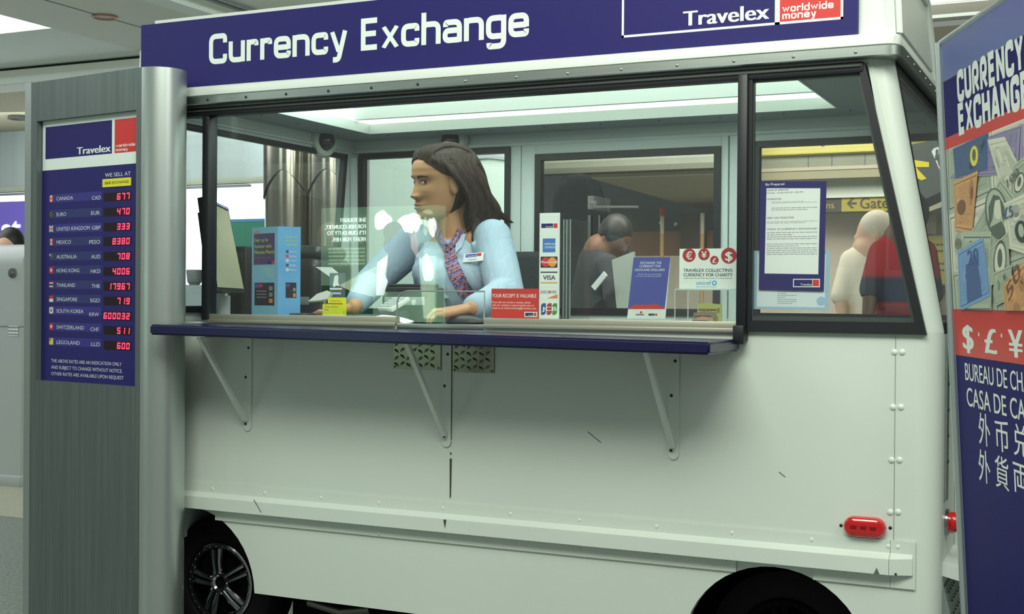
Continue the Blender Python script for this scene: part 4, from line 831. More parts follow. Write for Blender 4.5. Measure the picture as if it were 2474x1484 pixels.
for chs, y, hpx in (('外币兑换', 1084, 78), ('外貨両替', 1172, 78)):
    for ch, x, dy in zip(chs, (2366, 2406, 2450, 2500), (-14, 0, 12, 24)):
        a = s.px(x, y+dy-4); c = s.px(x+lerp(28, 44, (x-2366)/134), y+dy); h = s.px(x, y+dy-hpx)[1]-a[1]; s.text(ch, a[0], a[1], c[0], h*.82, BW, 2, bold=.012)
s.build('translated_lettering', bp)
# printed bank notes between the two red bands
s = Sheet(BL, bd, vv, step=.00008); u0, u1, va_, vb_ = .008, WB, v2, vr0
NB = mat('note collage ground', (168, 176, 160), .45); GN = mat('note green grey', (176, 186, 164), .45); GN2 = mat('note dark green', (84, 96, 84), .45); PB = mat('note blue', (120, 160, 204), .45); PB2 = mat('note deep blue', (66, 92, 142), .45); PO = mat('note orange', (214, 158, 104), .45); PO2 = mat('note brown', (122, 76, 48), .45); PV = mat('note violet', (150, 138, 176), .45); PC = mat('note cream', (216, 214, 194), .45); INK = mat('note ink', (58, 62, 62), .5)
s.rect(u0, va_, u1, vb_, NB, 1)
def clip(poly):
    for ax, lim, sg_ in ((0, u0, 1), (0, u1, -1), (1, va_, 1), (1, vb_, -1)):
        outp = []
        for i in range(len(poly)):
            p, q = poly[i-1], poly[i]; a = (p[ax]-lim)*sg_; c = (q[ax]-lim)*sg_
            if (a >= 0) != (c >= 0): t = a/(a-c); outp.append(tuple(p[k]+(q[k]-p[k])*t for k in (0, 1)))
            if c >= 0: outp.append(q)
        poly = outp
        if len(poly) < 3: return []
    return poly
def qpoly(px, m, l):
    p = clip([s.px(*q) for q in px])
    if p: 
        ar = sum(p[i-1][0]*p[i][1]-p[i][0]*p[i-1][1] for i in range(len(p))); s.poly(p if ar > 0 else p[::-1], m, l)
L_ = [0]
def note(c4, base, edge, port=None, ink=None, seed=0):
    """a printed note: four pixel corners, border, fine print and a portrait oval"""
    L_[0] += 3; l = L_[0]; qpoly(c4, base, l)
    f = lambda u, v: tuple((1-u)*(1-v)*np.array(c4[0])+u*(1-v)*np.array(c4[1])+u*v*np.array(c4[2])+(1-u)*v*np.array(c4[3]))
    for a in ((.04, .06, .96, .075), (.04, .925, .96, .94), (.04, .06, .05, .94), (.95, .06, .96, .94)): qpoly([f(a[0], a[1]), f(a[2], a[1]), f(a[2], a[3]), f(a[0], a[3])], edge, l+1)
    rr = random.Random(seed)
    tint = MATS[base.name+' tint'] if base.name+' tint' in MATS else mat(base.name+' tint', tuple(int(255*((.5*(base.diffuse_color[k_]+edge.diffuse_color[k_]))**(1/2.2))) for k_ in range(3)), .45)
    qpoly([f(.09, .13), f(.91, .13), f(.91, .87), f(.09, .87)], mat(base.name+' field', tuple(int(255*((.82*base.diffuse_color[k_]+.18*edge.diffuse_color[k_])**(1/2.2))) for k_ in range(3)), .45), l+.4)
    for i in range(22):
        u, v = rr.uniform(.08, .7), rr.uniform(.1, .88); w_ = rr.uniform(.05, .25); qpoly([f(u, v), f(u+w_, v), f(u+w_, v+.012), f(u, v+.012)], tint, l+1)
    for i in range(8):
        u, v, r_ = rr.uniform(.15, .85), rr.uniform(.2, .8), rr.uniform(.03, .09); qpoly([f(u+r_*math.cos(t), v+1.6*r_*math.sin(t)) for t in [k_*math.pi/6 for k_ in range(12)]], tint if i % 2 else base, l+.7)
    if port:
        u, v, ru, rv = port; qpoly([f(u+ru*1.2*math.cos(t), v+rv*1.2*math.sin(t)) for t in [i*math.pi/10 for i in range(20)]], edge, l+1); qpoly([f(u+ru*math.cos(t), v+rv*math.sin(t)) for t in [i*math.pi/10 for i in range(20)]], ink or base, l+1.5)
        qpoly([f(u+ru*.45*math.cos(t), v-.1*rv+rv*.6*math.sin(t)) for t in [i*math.pi/8 for i in range(16)]], edge, l+2)
for c4, sd in (([(2286, 345), (2380, 300), (2400, 470), (2290, 520)], 21), ([(2292, 520), (2400, 470), (2410, 640), (2300, 680)], 22), ([(2300, 660), (2410, 630), (2420, 770), (2310, 790)], 23), ([(2390, 300), (2500, 250), (2520, 470), (2400, 500)], 24), ([(2400, 640), (2500, 600), (2520, 780), (2410, 790)], 25)): note(c4, GN if sd % 2 else PC, GN2, (.5, .55, .12, .3) if sd % 2 else None, PC, sd)
note([(2296, 430), (2390, 330), (2474, 300), (2474, 420)], PV, INK, None, None, 2)
note([(2304, 360), (2388, 320), (2388, 410), (2310, 430)], PB2, GN2, (.6, .5, .12, .3), YELS, 1)
note([(2388, 338), (2430, 330), (2500, 470), (2440, 520)], PC, GN, (.75, .5, .1, .25), GN, 3)
note([(2450, 400), (2540, 330), (2560, 430), (2440, 500)], GN, GN2, (.2, .55, .1, .2), PC, 4)
note([(2306, 440), (2366, 412), (2352, 566), (2310, 556)], PO, PO2, (.35, .55, .18, .12), PO2, 5)
note([(2350, 560), (2420, 430), (2474, 500), (2380, 660)], GN, GN2, None, None, 6)
L_[0] += 3; qpoly([(2412+28*math.cos(t)+6*math.sin(t), 516+62*math.sin(t)) for t in [i*math.pi/14 for i in range(28)]], GN2, L_[0]); qpoly([(2412+24*math.cos(t)+6*math.sin(t), 514+56*math.sin(t)) for t in [i*math.pi/14 for i in range(28)]], GN, L_[0]+1)
qpoly([(2416+11*math.cos(t), 506+24*math.sin(t)) for t in [i*math.pi/12 for i in range(24)]], PC, L_[0]+2.5); qpoly([(2404, 470), (2418, 474), (2432, 500), (2430, 540), (2424, 520), (2420, 482), (2408, 484), (2402, 530), (2394, 548), (2392, 500)], GN2, L_[0]+3); qpoly([(2398, 548), (2424, 534), (2436, 560), (2418, 578), (2402, 568)], GN2, L_[0]+2)
note([(2424, 494), (2560, 430), (2560, 640), (2440, 600)], PC, GN, (.3, .62, .12, .2), INK, 7)
note([(2330, 560), (2400, 560), (2400, 760), (2330, 760)], GN, GN2, None, None, 8)
note([(2398, 600), (2440, 560), (2446, 660), (2400, 690)], GN, GN2, (.5, .5, .3, .4), PC, 9)
note([(2318, 608), (2380, 572), (2398, 714), (2324, 752)], PB, PB2, None, None, 10)
qpoly([(2338, 640), (2366, 626), (2378, 716), (2342, 734)], PB2, L_[0]+2); qpoly([(2346, 632), (2362, 616), (2372, 640), (2350, 650)], PB2, L_[0]+2.2)
note([(2404, 660), (2450, 640), (2450, 720), (2410, 740)], GN, INK, None, None, 11)
note([(2430, 690), (2490, 620), (2560, 760), (2436, 800)], PO, PO2, None, None, 12)
def nt_text(t, x0, y0, x1, y1, h, m, l): 
    a = s.px(x0, y0); c = s.px(x1, y1); hv_ = s.px(x0, y0-h)[1]-a[1]; L = math.hypot(c[0]-a[0], c[1]-a[1]); s.text(t, a[0], a[1], a[0]+L, hv_*.9, m, l, bold=.02, rot=math.atan2(c[1]-a[1], c[0]-a[0]))
nt_text('20', 2344, 640, 2370, 632, 40, PB2, L_[0]+2); nt_text('£5', 2432, 530, 2454, 522, 32, PB2, L_[0]+3); nt_text('50', 2444, 730, 2474, 660, 44, PO2, L_[0]+3); nt_text('100', 2440, 452, 2468, 420, 22, GN2, L_[0]+3); nt_text('20', 2372, 366, 2382, 342, 18, GN2, L_[0]+3)
s.build('note_print', bp)
s = Sheet(BL, bd, vv); b = MB(); b.tube([s.at(-.003, .0)+s.N*.003, s.at(-.003, VT)+s.N*.003], .0085, mat('banner pole silver', (196, 206, 206), .3, .8), 14); b.tube([s.at(WB+.005, .0)-s.N*.012, s.at(WB+.005, VT)-s.N*.012], .0085, mat('banner pole silver', (196, 206, 206), .3, .8), 14); b.build('pole', ban)
b = MB(); b.tube([s.at(-.004, VT)-s.N*.004, s.at(WB+.008, VT)-s.N*.004], .007, mat('banner pole silver', (196, 206, 206), .3, .8), 12); b.build('top_rail', ban)
b = MB(); p = [s.O+s.U*u+Vector((n.x, n.y, 0)) for u, n in ((-.02, s.N*.09), (WB+.02, s.N*.09), (WB+.02, -s.N*.09), (-.02, -s.N*.09))]; b.prism(p, (0, 0, .055), ALU); b.build('base', ban)
# ------------------------------------------------------------------ things on and around the worktop
ZW = .985
def txt_px(s, t, x0, y0, x1, h, m, l=2, bold=.012, y1=None, stroke=None):
    """text fitted between two pixels of the photograph on this sheet, h pixels high"""
    a = s.px(x0, y0); c = s.px(x1, y1 if y1 is not None else y0); hv = s.px(x0, y0-h)[1]-a[1]; s.text(t, a[0], (a[1]+c[1])/2, c[0], hv, m, l, bold, stroke)
def rect_px(s, x0, y0, x1, y1, m, l=1):
    """rectangle between a lower left and an upper right pixel"""
    a = s.px(x0, y0); c = s.px(x1, y1); s.rect(a[0], a[1], c[0], c[1], m, l)
def mini_logo(s, x0, y0, x1, y1, l=2, border=False):
    if border: rect_px(s, x0-2, y0+2, x1+2, y1-2, SIGNW, l-.5)
    xm = x0+(x1-x0)*.74; rect_px(s, x0, y0, xm-.6, y1, NAVY, l); rect_px(s, xm+.6, y0, x1, y1, RED, l)
    t = 'Travelex'; a = s.px(x0+(x1-x0)*.26, y0-(y0-y1)*.12); c = s.px(xm-1.5, y0); h = (s.px(x0, y1)[1]-s.px(x0, y0)[1])
    s.text(t, a[0], a[1], c[0], h*.34, SIGNW, l+1, .0)
# advertising light box across the hall behind the viewer; the van's front pane mirrors it
s = Sheet((-4.2, -2.0, 0), (-1, 0, 0), step=.002)
def mir(px, py): q = AY(px, py, 8.0); return (-4.2-q[0], q[2])
GR1 = mat('poster green', (140, 186, 152), .5, emit=(160, 204, 172), es=2.2); GR2 = mat('poster dark green', (40, 110, 70), .5, emit=(60, 150, 96), es=.9); GRW = mat('poster white', (255, 255, 255), .5, emit=(240, 255, 246), es=9.0)
GRP = mat('poster pale green', (190, 226, 196), .5, emit=(206, 240, 200), es=4.5); GRK = mat('poster grey', (60, 66, 66), .5, emit=(90, 100, 98), es=.5)
a = mir(1055, 760); c = mir(775, 503); s.slab(a[0]-.0, a[1]-.25, c[0], c[1], .12, GR1)
def mpoly(pts, m, l):
    p = [mir(*q) for q in pts]; ar = sum(p[i-1][0]*p[i][1]-p[i][0]*p[i-1][1] for i in range(len(p))); s.poly(p if ar > 0 else p[::-1], m, l)
rm = random.Random(4)
def mell(cx, cy, rx, ry, m, l, n=26):
    ph = [rm.uniform(0, 6.28) for _ in range(3)]; k = lambda a: 1+.13*math.sin(2*a+ph[0])+.09*math.sin(3*a+ph[1])+.06*math.sin(5*a+ph[2])
    mpoly([(cx+rx*k(2*math.pi*i/n)*math.cos(2*math.pi*i/n), cy+ry*k(2*math.pi*i/n)*math.sin(2*math.pi*i/n)) for i in range(n)], m, l)
mpoly([(905, 505), (1055, 505), (1055, 700), (905, 700)], GR1, 1); mpoly([(775, 690), (900, 690), (900, 760), (775, 760)], GR2, 1)
mell(924, 533, 19, 26, GRW, 2); mell(985, 543, 25, 24, GRW, 2); mell(1000, 530, 20, 14, GRW, 2.5); mell(1044, 548, 9, 26, GRW, 2); mell(1028, 548, 5, 26, GRP, 3)
mell(1034, 512, 12, 5, GRP, 4); mell(955, 577, 34, 36, GRK, 5); mpoly([(940, 600), (985, 560), (1012, 620), (1016, 705), (930, 705)], GRK, 5.5)
mpoly([(1002, 556), (1010, 580), (1012, 615), (1006, 622), (994, 600), (992, 570)], mat('poster peach', (220, 190, 170), .5, emit=(236, 206, 186), es=3.5), 6); mell(1018, 605, 9, 17, GR2, 6)
mpoly([(1012, 618), (1052, 618), (1050, 770), (1024, 770)], GRP, 6); mell(1034, 650, 14, 30, GRW, 7); mpoly([(820, 690), (900, 648), (925, 640), (918, 700), (905, 718), (850, 704)], GRP, 6)
mpoly([(912, 635), (938, 616), (936, 640), (930, 660), (938, 680), (928, 714), (910, 714)], GRW, 7)
for t, xl, y in (('SHE FOUGHT', 822, 536), ('FOR HER COUNTRY,', 787, 552), ("IT'S OUR DUTY TO", 792, 567), ('FIGHT FOR HER.', 803, 583)):
    q = mir(885, y); q1 = mir(xl, y); s.text(t, q[0], q[1], q1[0], .031, GRW, 8, bold=.03)
q = mir(883, 642); q1 = mir(795, 597); s.lines(q[0], q1[0], q[1], q1[1], 5, GRP, 8, .4, 5)
mell(1000, 730, 6, 6, GRP, 7)
lb = s.build('advertising_lightbox'); tag(lb, 'lit green advertising light box mirrored in the front pane of the van', 'light box')
b = MB(); b.box((-5.33, -2.13, 0), (-4.33, -2.0, .68), mat('light box base', (120, 124, 124), .5)); b.build('base', lb)
# ---- monitor seen from the side, screen towards the clerk
mo = empty('monitor', (-2.46, 3.12, ZW), 'flat screen monitor with a grey screen standing at the left end of the worktop', 'monitor')
c0 = Vector(AY(498, 486, 3.05)); c1 = Vector(AY(551, 511, 3.19)); c2 = Vector(AY(588, 698, 3.17)); c3 = Vector(AY(525, 694, 3.04)); nrm = (c3-c0).cross(c1-c0).normalized()
if nrm.x < 0: nrm = -nrm
SCRN = mat('monitor screen', (150, 152, 128), .2, spec=.6, emit=(150, 150, 120), es=.16); cc_ = (c0+c1+c2+c3)/4
big = [cc_+(p-cc_)*1.10+nrm*-.001 for p in (c0, c1, c2, c3)]; b = MB(); b.prism(big, -nrm*.022, BLACKP); cs = [cc_+(p-cc_)*.8-nrm*.02 for p in (c0, c1, c2, c3)]; b.prism(cs, -nrm*.02, BLACKP); b.build('bezel', mo)
b = MB(); b.prism([p+nrm*.0006 for p in (c0, c1, c2, c3)], nrm*.0006, SCRN); b.build('screen', mo)
b = MB(); t0, t1 = big[0]+nrm*.0012, big[1]+nrm*.0012; dn = (c0-big[0])*.6; mid = t0.lerp(t1, .45)
b.prism([t0.lerp(t1, .02), mid, mid+dn, t0.lerp(t1, .02)+dn], nrm*.0004, RED); b.prism([mid, t0.lerp(t1, .97), t0.lerp(t1, .97)+dn, mid+dn], nrm*.0004, mat('sticker lilac', (136, 140, 190), .5)); b.build('sticker', mo)
b = MB(); q = (big[2]+big[3])/2-nrm*.03; b.prism([(q.x-.012, q.y-.04, ZW+.01), (q.x+.012, q.y-.04, ZW+.01), (q.x+.012, q.y+.02, ZW+.16), (q.x-.012, q.y+.02, ZW+.16)], (-.006, .02, 0), mat('silver stand', (176, 180, 180), .3, .8)); b.lathe([(0, .045), (.008, .042), (.012, .0)], (q.x+.01, q.y, ZW), (0, 0, 1), BLACKP, 24); b.build('stand', mo)
# ---- blue brochure display with two printed faces
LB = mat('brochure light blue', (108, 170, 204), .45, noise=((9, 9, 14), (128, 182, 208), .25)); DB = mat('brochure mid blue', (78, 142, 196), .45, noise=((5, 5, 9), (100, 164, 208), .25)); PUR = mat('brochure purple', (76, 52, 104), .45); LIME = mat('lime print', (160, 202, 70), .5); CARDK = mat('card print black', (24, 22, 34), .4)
pa = AY(608, 752, 3.125); pb = AY(636+34, 757, 3.085); pc_ = AY(725, 757, 3.135); zt = AY(672, 547, 3.085)[2]
P0, P1, P2 = Vector((pa[0], pa[1], ZW)), Vector((pb[0], pb[1], ZW)), Vector((pc_[0], pc_[1], ZW))
bd_ = empty('brochure_display', tuple(P1), 'light blue card display with a purple panel standing beside the monitor', 'display stand')
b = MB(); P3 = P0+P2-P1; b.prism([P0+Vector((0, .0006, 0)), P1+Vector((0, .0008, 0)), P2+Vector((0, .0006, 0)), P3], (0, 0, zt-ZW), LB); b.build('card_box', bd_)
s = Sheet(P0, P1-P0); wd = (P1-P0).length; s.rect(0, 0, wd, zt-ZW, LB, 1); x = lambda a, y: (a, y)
rect_px(s, 613, 640, 664, 563, PUR, 2); rect_px(s, 612, 563, 627, 559, mat('orange print', (206, 110, 60), .5), 2)
for t, y, x1 in (('Gear up for', 584, 649), ('Summer with', 599, 656), ('Mexican Pesos!', 613, 663)): txt_px(s, t, 615, y, x1, 9, LIME, 3, .02)
txt_px(s, 'No fees. No hassle.', 615, 624, 655, 3, GREYT, 3, 0); rect_px(s, 646, 638, 656, 631, NAVY, 3); rect_px(s, 656.5, 638, 663, 631, RED, 3)
rect_px(s, 615, 738, 663, 683, CARDK, 2); rect_px(s, 617, 696, 628, 686, mat('card violet', (84, 60, 130), .4), 3); rect_px(s, 628, 694, 634, 687, RED, 3); s.lines(*[s.px(620, 722)[0], s.px(644, 700)[0], s.px(620, 722)[1], s.px(644, 700)[1]], 3, GREYT, 3)
for y in (697, 712, 727): rect_px(s, 650, y+5, 659, y-5, GREYT if y < 720 else mat('card orange', (210, 120, 60), .4), 3)
# pale palm leaf print
for i in range(6):
    a = -.2+i*.42; q = s.px(645, 668); s.poly([(q[0], q[1]), (q[0]+.035*math.cos(a)+.004, q[1]+.026*math.sin(a)), (q[0]+.035*math.cos(a+.12), q[1]+.026*math.sin(a+.12)+.003)], mat('palm print', (150, 186, 188), .5), 1.5)
s.build('front_print', bd_)
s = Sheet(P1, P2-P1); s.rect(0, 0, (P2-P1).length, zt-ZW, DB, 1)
for t, y in (('Pick the money', 575), ('that suits your', 584), ('next holiday', 593)): txt_px(s, t, 690, y, 718, 5, LIME, 3, .02)
for i, m in enumerate((FB, FR, FW_, PUR, FW_)):
    y = 608+i*11; q = s.px(694, y); s.disc(q[0], q[1], .0045, m, 2, n=14); txt_px(s, ('Euro', 'Sterling', 'Yen', 'Dollar', 'Peso')[i], 700, y+2, 716, 4, LTXT, 3, .0)
    if i in (2, 4): s.disc(q[0], q[1], .0018, FR, 3, n=8)
rect_px(s, 690, 720, 716, 683, CARDK, 2); rect_px(s, 692, 693, 700, 686, mat('card violet', (84, 60, 130), .4), 3); rect_px(s, 708, 718, 714, 709, mat('card orange', (210, 120, 60), .4), 3); rect_px(s, 708, 704, 714, 696, GREYT, 3)
s.build('side_print', bd_)
# ---- dark machines behind the display
p = AY(748, 700, 3.40); pr = empty('printer', (p[0], 3.45, ZW), 'black rounded printer standing behind the blue card display', 'printer')
b = MB(); q0 = AY(690, 755, 3.36); q1 = AY(778, 600, 3.36); b.box((q0[0]+.0, 3.335, ZW-.0), (q1[0], 3.55, q1[2]-.03), BLACKP, .03, seg=4); b.build('body', pr)
b = MB(); b.box((q0[0]+.02, 3.36, q1[2]-.035), (q1[0]-.01, 3.53, q1[2]+.01), mat('dark grey plastic', (46, 50, 52), .35), .02, seg=3); b.build('lid', pr)
b = MB(); b.box((q0[0]+.04, 3.331, ZW+.05), (q1[0]-.03, 3.336, ZW+.075), GREYT, .001); b.build('paper_slot', pr)
b = MB(); b.box((-2.33, 3.336, .338), (-2.06, 3.58, ZW-.001), mat('cabinet dark', (58, 62, 64), .5), .004); tag(b.build('low_cabinet'), 'dark low cabinet carrying the black printer behind the worktop', 'cabinet')
q0 = AY(580, 755, 3.27); q1 = AY(612, 596, 3.27); b = MB(); b.box((q0[0]-.02, 3.23, ZW), (q1[0], 3.32, q1[2]), BLACKP, .006); ob = b.build('computer_case'); tag(ob, 'black computer case between the monitor and the blue card display', 'computer')
b = MB(); b.box((q0[0]-.005, 3.228, q1[2]-.05), (q1[0]-.01, 3.231, q1[2]-.02), mat('dark grey plastic', (46, 50, 52), .35), .001); b.build('drive_cover', ob)
# alarm box with a blue badge and its black cable
q0 = AY(447, 756, 3.13); q1 = AY(481, 714, 3.13); x0_ = max(q0[0], -2.506); s = Sheet((0, 3.13, 0), (1, 0, 0)); s.slab(x0_, ZW, x0_+.062, q1[2]-.0, .05, MACH); 
c_ = s.px(463, 734); s.poly([(x0_+.034+.0125*math.cos(math.pi/8+i*math.pi/4), c_[1]+.0145*math.sin(math.pi/8+i*math.pi/4)) for i in range(8)], mat('badge blue', (42, 66, 150), .4), 1); s.text('ADT', x0_+.025, c_[1]-.004, x0_+.043, .008, SIGNW, 2, .02)
tag(s.build('alarm_box'), 'small grey alarm box with a blue octagon badge at the foot of the left post', 'alarm box')
b = MB(); e = Vector((x0_+.05, 3.16, q1[2]+.002)); b.tube([e+Vector((math.sin(t*1.3)*.02-.012*t*.3, .01*t, .045*math.sin(t))) for t in [i*math.pi/12 for i in range(13)]], .0022, BLACKP, 6); tag(b.build('cable'), 'looped black cable lying over the grey alarm box', 'cable')
# yellow card holder: two cards in a clear stand
for k, (x0, x1, y0, y1, yy) in enumerate(((792, 836, 745, 719, 3.10), (779, 828, 760, 733, 3.075))):
    s = Sheet((0, yy, 0), (1, 0, .0)); a = s.px(x0, y0); c = s.px(x1, y1); s.slab(a[0], ZW+.0, c[0], c[1], .0016, YEL); 
    if k: s.rect(a[0], c[1]-.003, c[0], c[1], RED, 1)
    txt_px(s, 'Currency Prices', x0+6, y1+10, x1-12, 4, mat('sticker ink', (96, 92, 40), .6), 2, 0); txt_px(s, 'list', x0+6, y1+17, x0+15, 4, mat('sticker ink', (96, 92, 40), .6), 2, 0)
    tag(s.build('price_card'), ('yellow price card with a red top edge at the front of the clear holder' if k else 'yellow price card without red edge behind the front card'), 'card')
b = MB(); q = AY(768, 760, 3.068); q1 = AY(842, 735, 3.068); b.face([(q[0], 3.066, ZW), (q1[0], 3.066, ZW), (q1[0], 3.066, q1[2]), (q[0], 3.066, q1[2])], GLASS2); b.box((q[0], 3.066, ZW), (q1[0], 3.11, ZW+.002), mat('clear plastic rim', (170, 184, 184), .2)); tag(b.build('card_holder'), 'clear plastic holder around the two yellow price cards', 'card holder')
# dark leaflet with a white figure shape, loose white papers
s = Sheet((0, 3.14, 0), (1, 0, 0)); a = s.px(796, 722); c = s.px(833, 660); s.slab(a[0], ZW, c[0], c[1], .003, mat('leaflet slate', (84, 92, 112), .5)); s.poly([s.px(*p) for p in ((804, 692), (808, 668), (814, 664), (818, 668), (817, 680), (820, 692), (813, 690), (808, 694))], SIGNW, 1); rect_px(s, 797, 700, 826, 696, SIGNW, 1); rect_px(s, 826, 698, 832, 693, RED, 2); rect_px(s, 802, 711, 824, 707, LTXT, 1)
tag(s.build('leaflet'), 'slate blue leaflet with a white shape standing behind the yellow cards', 'leaflet')
b = MB(); pts = [AY(x, y, 3.20) for x, y in ((762, 645), (800, 646), (826, 668), (804, 674))]; b.prism([tuple(p) for p in pts], (0, .002, 0), PAPER); b.prism([tuple(AY(x, y, 3.18)) for x, y in ((808, 666), (818, 664), (824, 760), (812, 760))], (0, .003, 0), BLACKP); tag(b.build('paper_stand'), 'tilted white paper on a small stand left of the mirrored poster', 'paper')
b = MB(); g = [AY(745+i*9, 727-14*math.sin(i*.45)**2*1.2, 3.10+.006*i) for i in range(7)]; 
b.prism([tuple(AY(x, y, 3.115)) for x, y in ((744, 728), (766, 710), (790, 702), (800, 706), (792, 722), (770, 726))], (0, .012, -.004), PAPER); b.prism([tuple(AY(x, y, 3.13)) for x, y in ((780, 726), (784, 760), (788, 760), (786, 724))], (0, .003, 0), PAPER); tag(b.build('paper_sheet'), 'loose white paper sheet lying left of the yellow cards', 'paper')
q = AY(735, 745, 3.10); b = MB(); b.box((q[0]-.02, 3.05, ZW), (q[0]+.035, 3.115, ZW+.028), mat('dark grey plastic', (46, 50, 52), .35), .005); tag(b.build('pen_tray'), 'low black tray right of the blue card display', 'tray')
# counting keypad, paper pad, black tray with a red tab
kp = AY(950, 735, 3.13); b = MB(); rot = Matrix.Rotation(math.radians(-28), 3, 'Z') @ Matrix.Rotation(math.radians(28), 3, 'X'); b.box((kp[0]-.038, 3.10, kp[2]-.008), (kp[0]+.038, 3.17, kp[2]+.006), mat('keypad grey', (196, 202, 200), .5), .004, rot); kb_ = b.build('keypad'); tag(kb_, 'pale grey tilted keypad behind the pass through of the pane', 'keypad')
b = MB()
for i in range(6):
    for j in range(4):
        o_ = rot @ Vector((-.029+i*.0115, -.023+j*.0145, .0085)); cpt = Vector((kp[0], 3.135, kp[2]-.001))+o_; b.box(cpt-Vector((.004, .005, .0015)), cpt+Vector((.004, .005, .0015)), mat('key grey', (168, 174, 176), .5), 0, rot)
b.build('keys', kb_)
b = MB(); b.box((kp[0]-.03, 3.10, ZW), (kp[0]+.03, 3.17, kp[2]-.02), mat('dark grey plastic', (46, 50, 52), .35), .004); b.build('stand', kb_)
b = MB(); prev = None; k = b.mi(PAPER)
for i in range(9):
    t = i/8; pz = ZW+.020-.016*t*t; q = AY(lerp(906, 985, t), 760, 3.05); ring = [b.bm.verts.new((q[0], 3.035, pz)), b.bm.verts.new((q[0], 3.085, pz+.006)), b.bm.verts.new((q[0], 3.085, pz+.003)), b.bm.verts.new((q[0], 3.035, pz-.004))]
    if prev:
        for j in range(4): f = b.bm.faces.new((prev[j], prev[(j+1) % 4], ring[(j+1) % 4], ring[j])); f.smooth = False
    else: b.bm.faces.new(ring)
    prev = ring
b.bm.faces.new(prev[::-1]); tag(b.build('paper_pad', norm=True), 'curled white paper pad beside the curved edge of the pass through', 'paper')
q = AY(885, 758, 3.075); b = MB(); b.box((q[0]-.03, 3.05, ZW), (q[0]+.045, 3.095, ZW+.014), BLACKP, .004); tr = b.build('coin_tray'); tag(tr, 'flat black tray with a red tab left of the curled paper', 'tray'); b = MB(); q = AY(872, 752, 3.055); b.box((q[0]-.007, 3.052, ZW+.014), (q[0]+.008, 3.062, ZW+.019), RED, .001); b.build('red_tab', tr)
# receipt printer below the clerk's right arm
q0 = AY(938, 760, 3.24); q1 = AY(1044, 690, 3.24); b = MB(); b.box((q0[0], 3.20, ZW), (q1[0], 3.32, q1[2]-.005), BLACKP, .008); ob = b.build('receipt_printer'); tag(ob, 'black receipt printer with a pale grey front strip under the arm of the clerk', 'printer')
b = MB(); b.box((q0[0]+.012, 3.196, AY(1000, 738, 3.2)[2]), (q1[0]-.002, 3.201, AY(1000, 718, 3.2)[2]), mat('pale plastic strip', (150, 160, 164), .4), .002); b.build('front_strip', ob); b = MB(); b.box((q0[0]+.01, 3.22, q1[2]-.006), (q1[0]-.01, 3.30, q1[2]+.004), mat('dark grey plastic', (46, 50, 52), .35), .003); b.build('lid', ob)
# computer mouse under her hand with its mat
b = MB(); q = AY(1120, 765, 3.10); bm_ = bmesh.new(); bmesh.ops.create_uvsphere(bm_, u_segments=24, v_segments=14, radius=1.0); bmesh.ops.scale(bm_, vec=(.058, .030, .020), verts=bm_.verts)
for v in bm_.verts: v.co.z = max(v.co.z, -.004)
bmesh.ops.translate(bm_, vec=(q[0]+.004, 3.105, ZW+.008), verts=bm_.verts); b.add(bm_, mat('mouse black', (34, 38, 38), .45), True); ms = b.build('computer_mouse'); tag(ms, 'black computer mouse under the left hand of the clerk', 'mouse')
b = MB(); b.tube([(q[0]+.058, 3.105, ZW+.006), (q[0]+.09, 3.10, ZW+.004), (q[0]+.12, 3.09, ZW+.003), (q[0]+.17, 3.11, ZW+.003)], .002, BLACKP, 6); b.build('cord', ms)
b = MB(); b.box((q[0]-.075, 3.04, ZW), (q[0]+.07, 3.17, ZW+.003), mat('mouse mat', (52, 52, 78), .7), .001); tag(b.build('mouse_mat'), 'thin dark mat under the black computer mouse', 'mat')
# tall white strip of payment card marks
s = Sheet((0, 3.035, 0), (1, 0, 0)); a = s.px(1302, 768); c = s.px(1352, 514); s.slab(a[0], ZW, c[0], c[1], .004, SIGNW)
s.frame(*s.px(1308, 572), *s.px(1347, 523), .0004, LTXT, 1); mini_logo(s, 1308, 551, 1347, 540, 2)
AMX = mat('card blue', (62, 122, 196), .45); rect_px(s, 1311, 610, 1342, 576, AMX, 1); txt_px(s, 'AMERICAN', 1315, 592, 1341, 5, SIGNW, 2, .015); txt_px(s, 'EXPRESS', 1317, 600, 1342, 5, SIGNW, 2, .015)
rect_px(s, 1306, 647, 1347, 620, mat('card navy', (26, 28, 70), .45), 1); q = s.px(1318.5, 633.5); s.disc(*q, .0125, mat('card red', (212, 50, 40), .45), 2); q = s.px(1334.5, 633.5); s.disc(*q, .0125, mat('card amber', (236, 150, 50), .45), 3); txt_px(s, 'MasterCard', 1308, 636, 1346, 6, SIGNW, 4, .03)
rect_px(s, 1306, 659.5, 1347, 656.5, mat('card navy', (26, 28, 70), .45), 1); rect_px(s, 1306, 685, 1347, 682, mat('card gold', (216, 170, 60), .45), 1); txt_px(s, 'VISA', 1312, 676, 1342, 11, mat('card navy', (26, 28, 70), .45), 2, .03)
txt_px(s, 'DISCOVER', 1306, 709, 1345, 7, GREYT, 2, .03); q = s.px(1327.5, 705.5); s.disc(*q, .004, mat('card orange', (210, 120, 60), .4), 3, n=12); s.poly([s.px(1322, 721), s.px(1347, 721), s.px(1347, 711)], mat('card orange2', (226, 130, 60), .4), 2); s.frame(*s.px(1306, 723), *s.px(1347, 694), .0004, LTXT, 1)
for x, m in ((1307, mat('card blue2', (40, 80, 150), .45)), (1321, mat('card red2', (176, 44, 56), .45)), (1334, mat('card green', (60, 140, 70), .45))):
    a = s.px(x, 761); c = s.px(x+12, 733); rr = .005; s.poly([(a[0], a[1]), (c[0]-rr, a[1]), (c[0], a[1]+rr), (c[0], c[1]), (a[0]+rr, c[1]), (a[0], c[1]-rr)], m, 1)
txt_px(s, 'JCB', 1309, 751, 1345, 10, SIGNW, 2, .04)
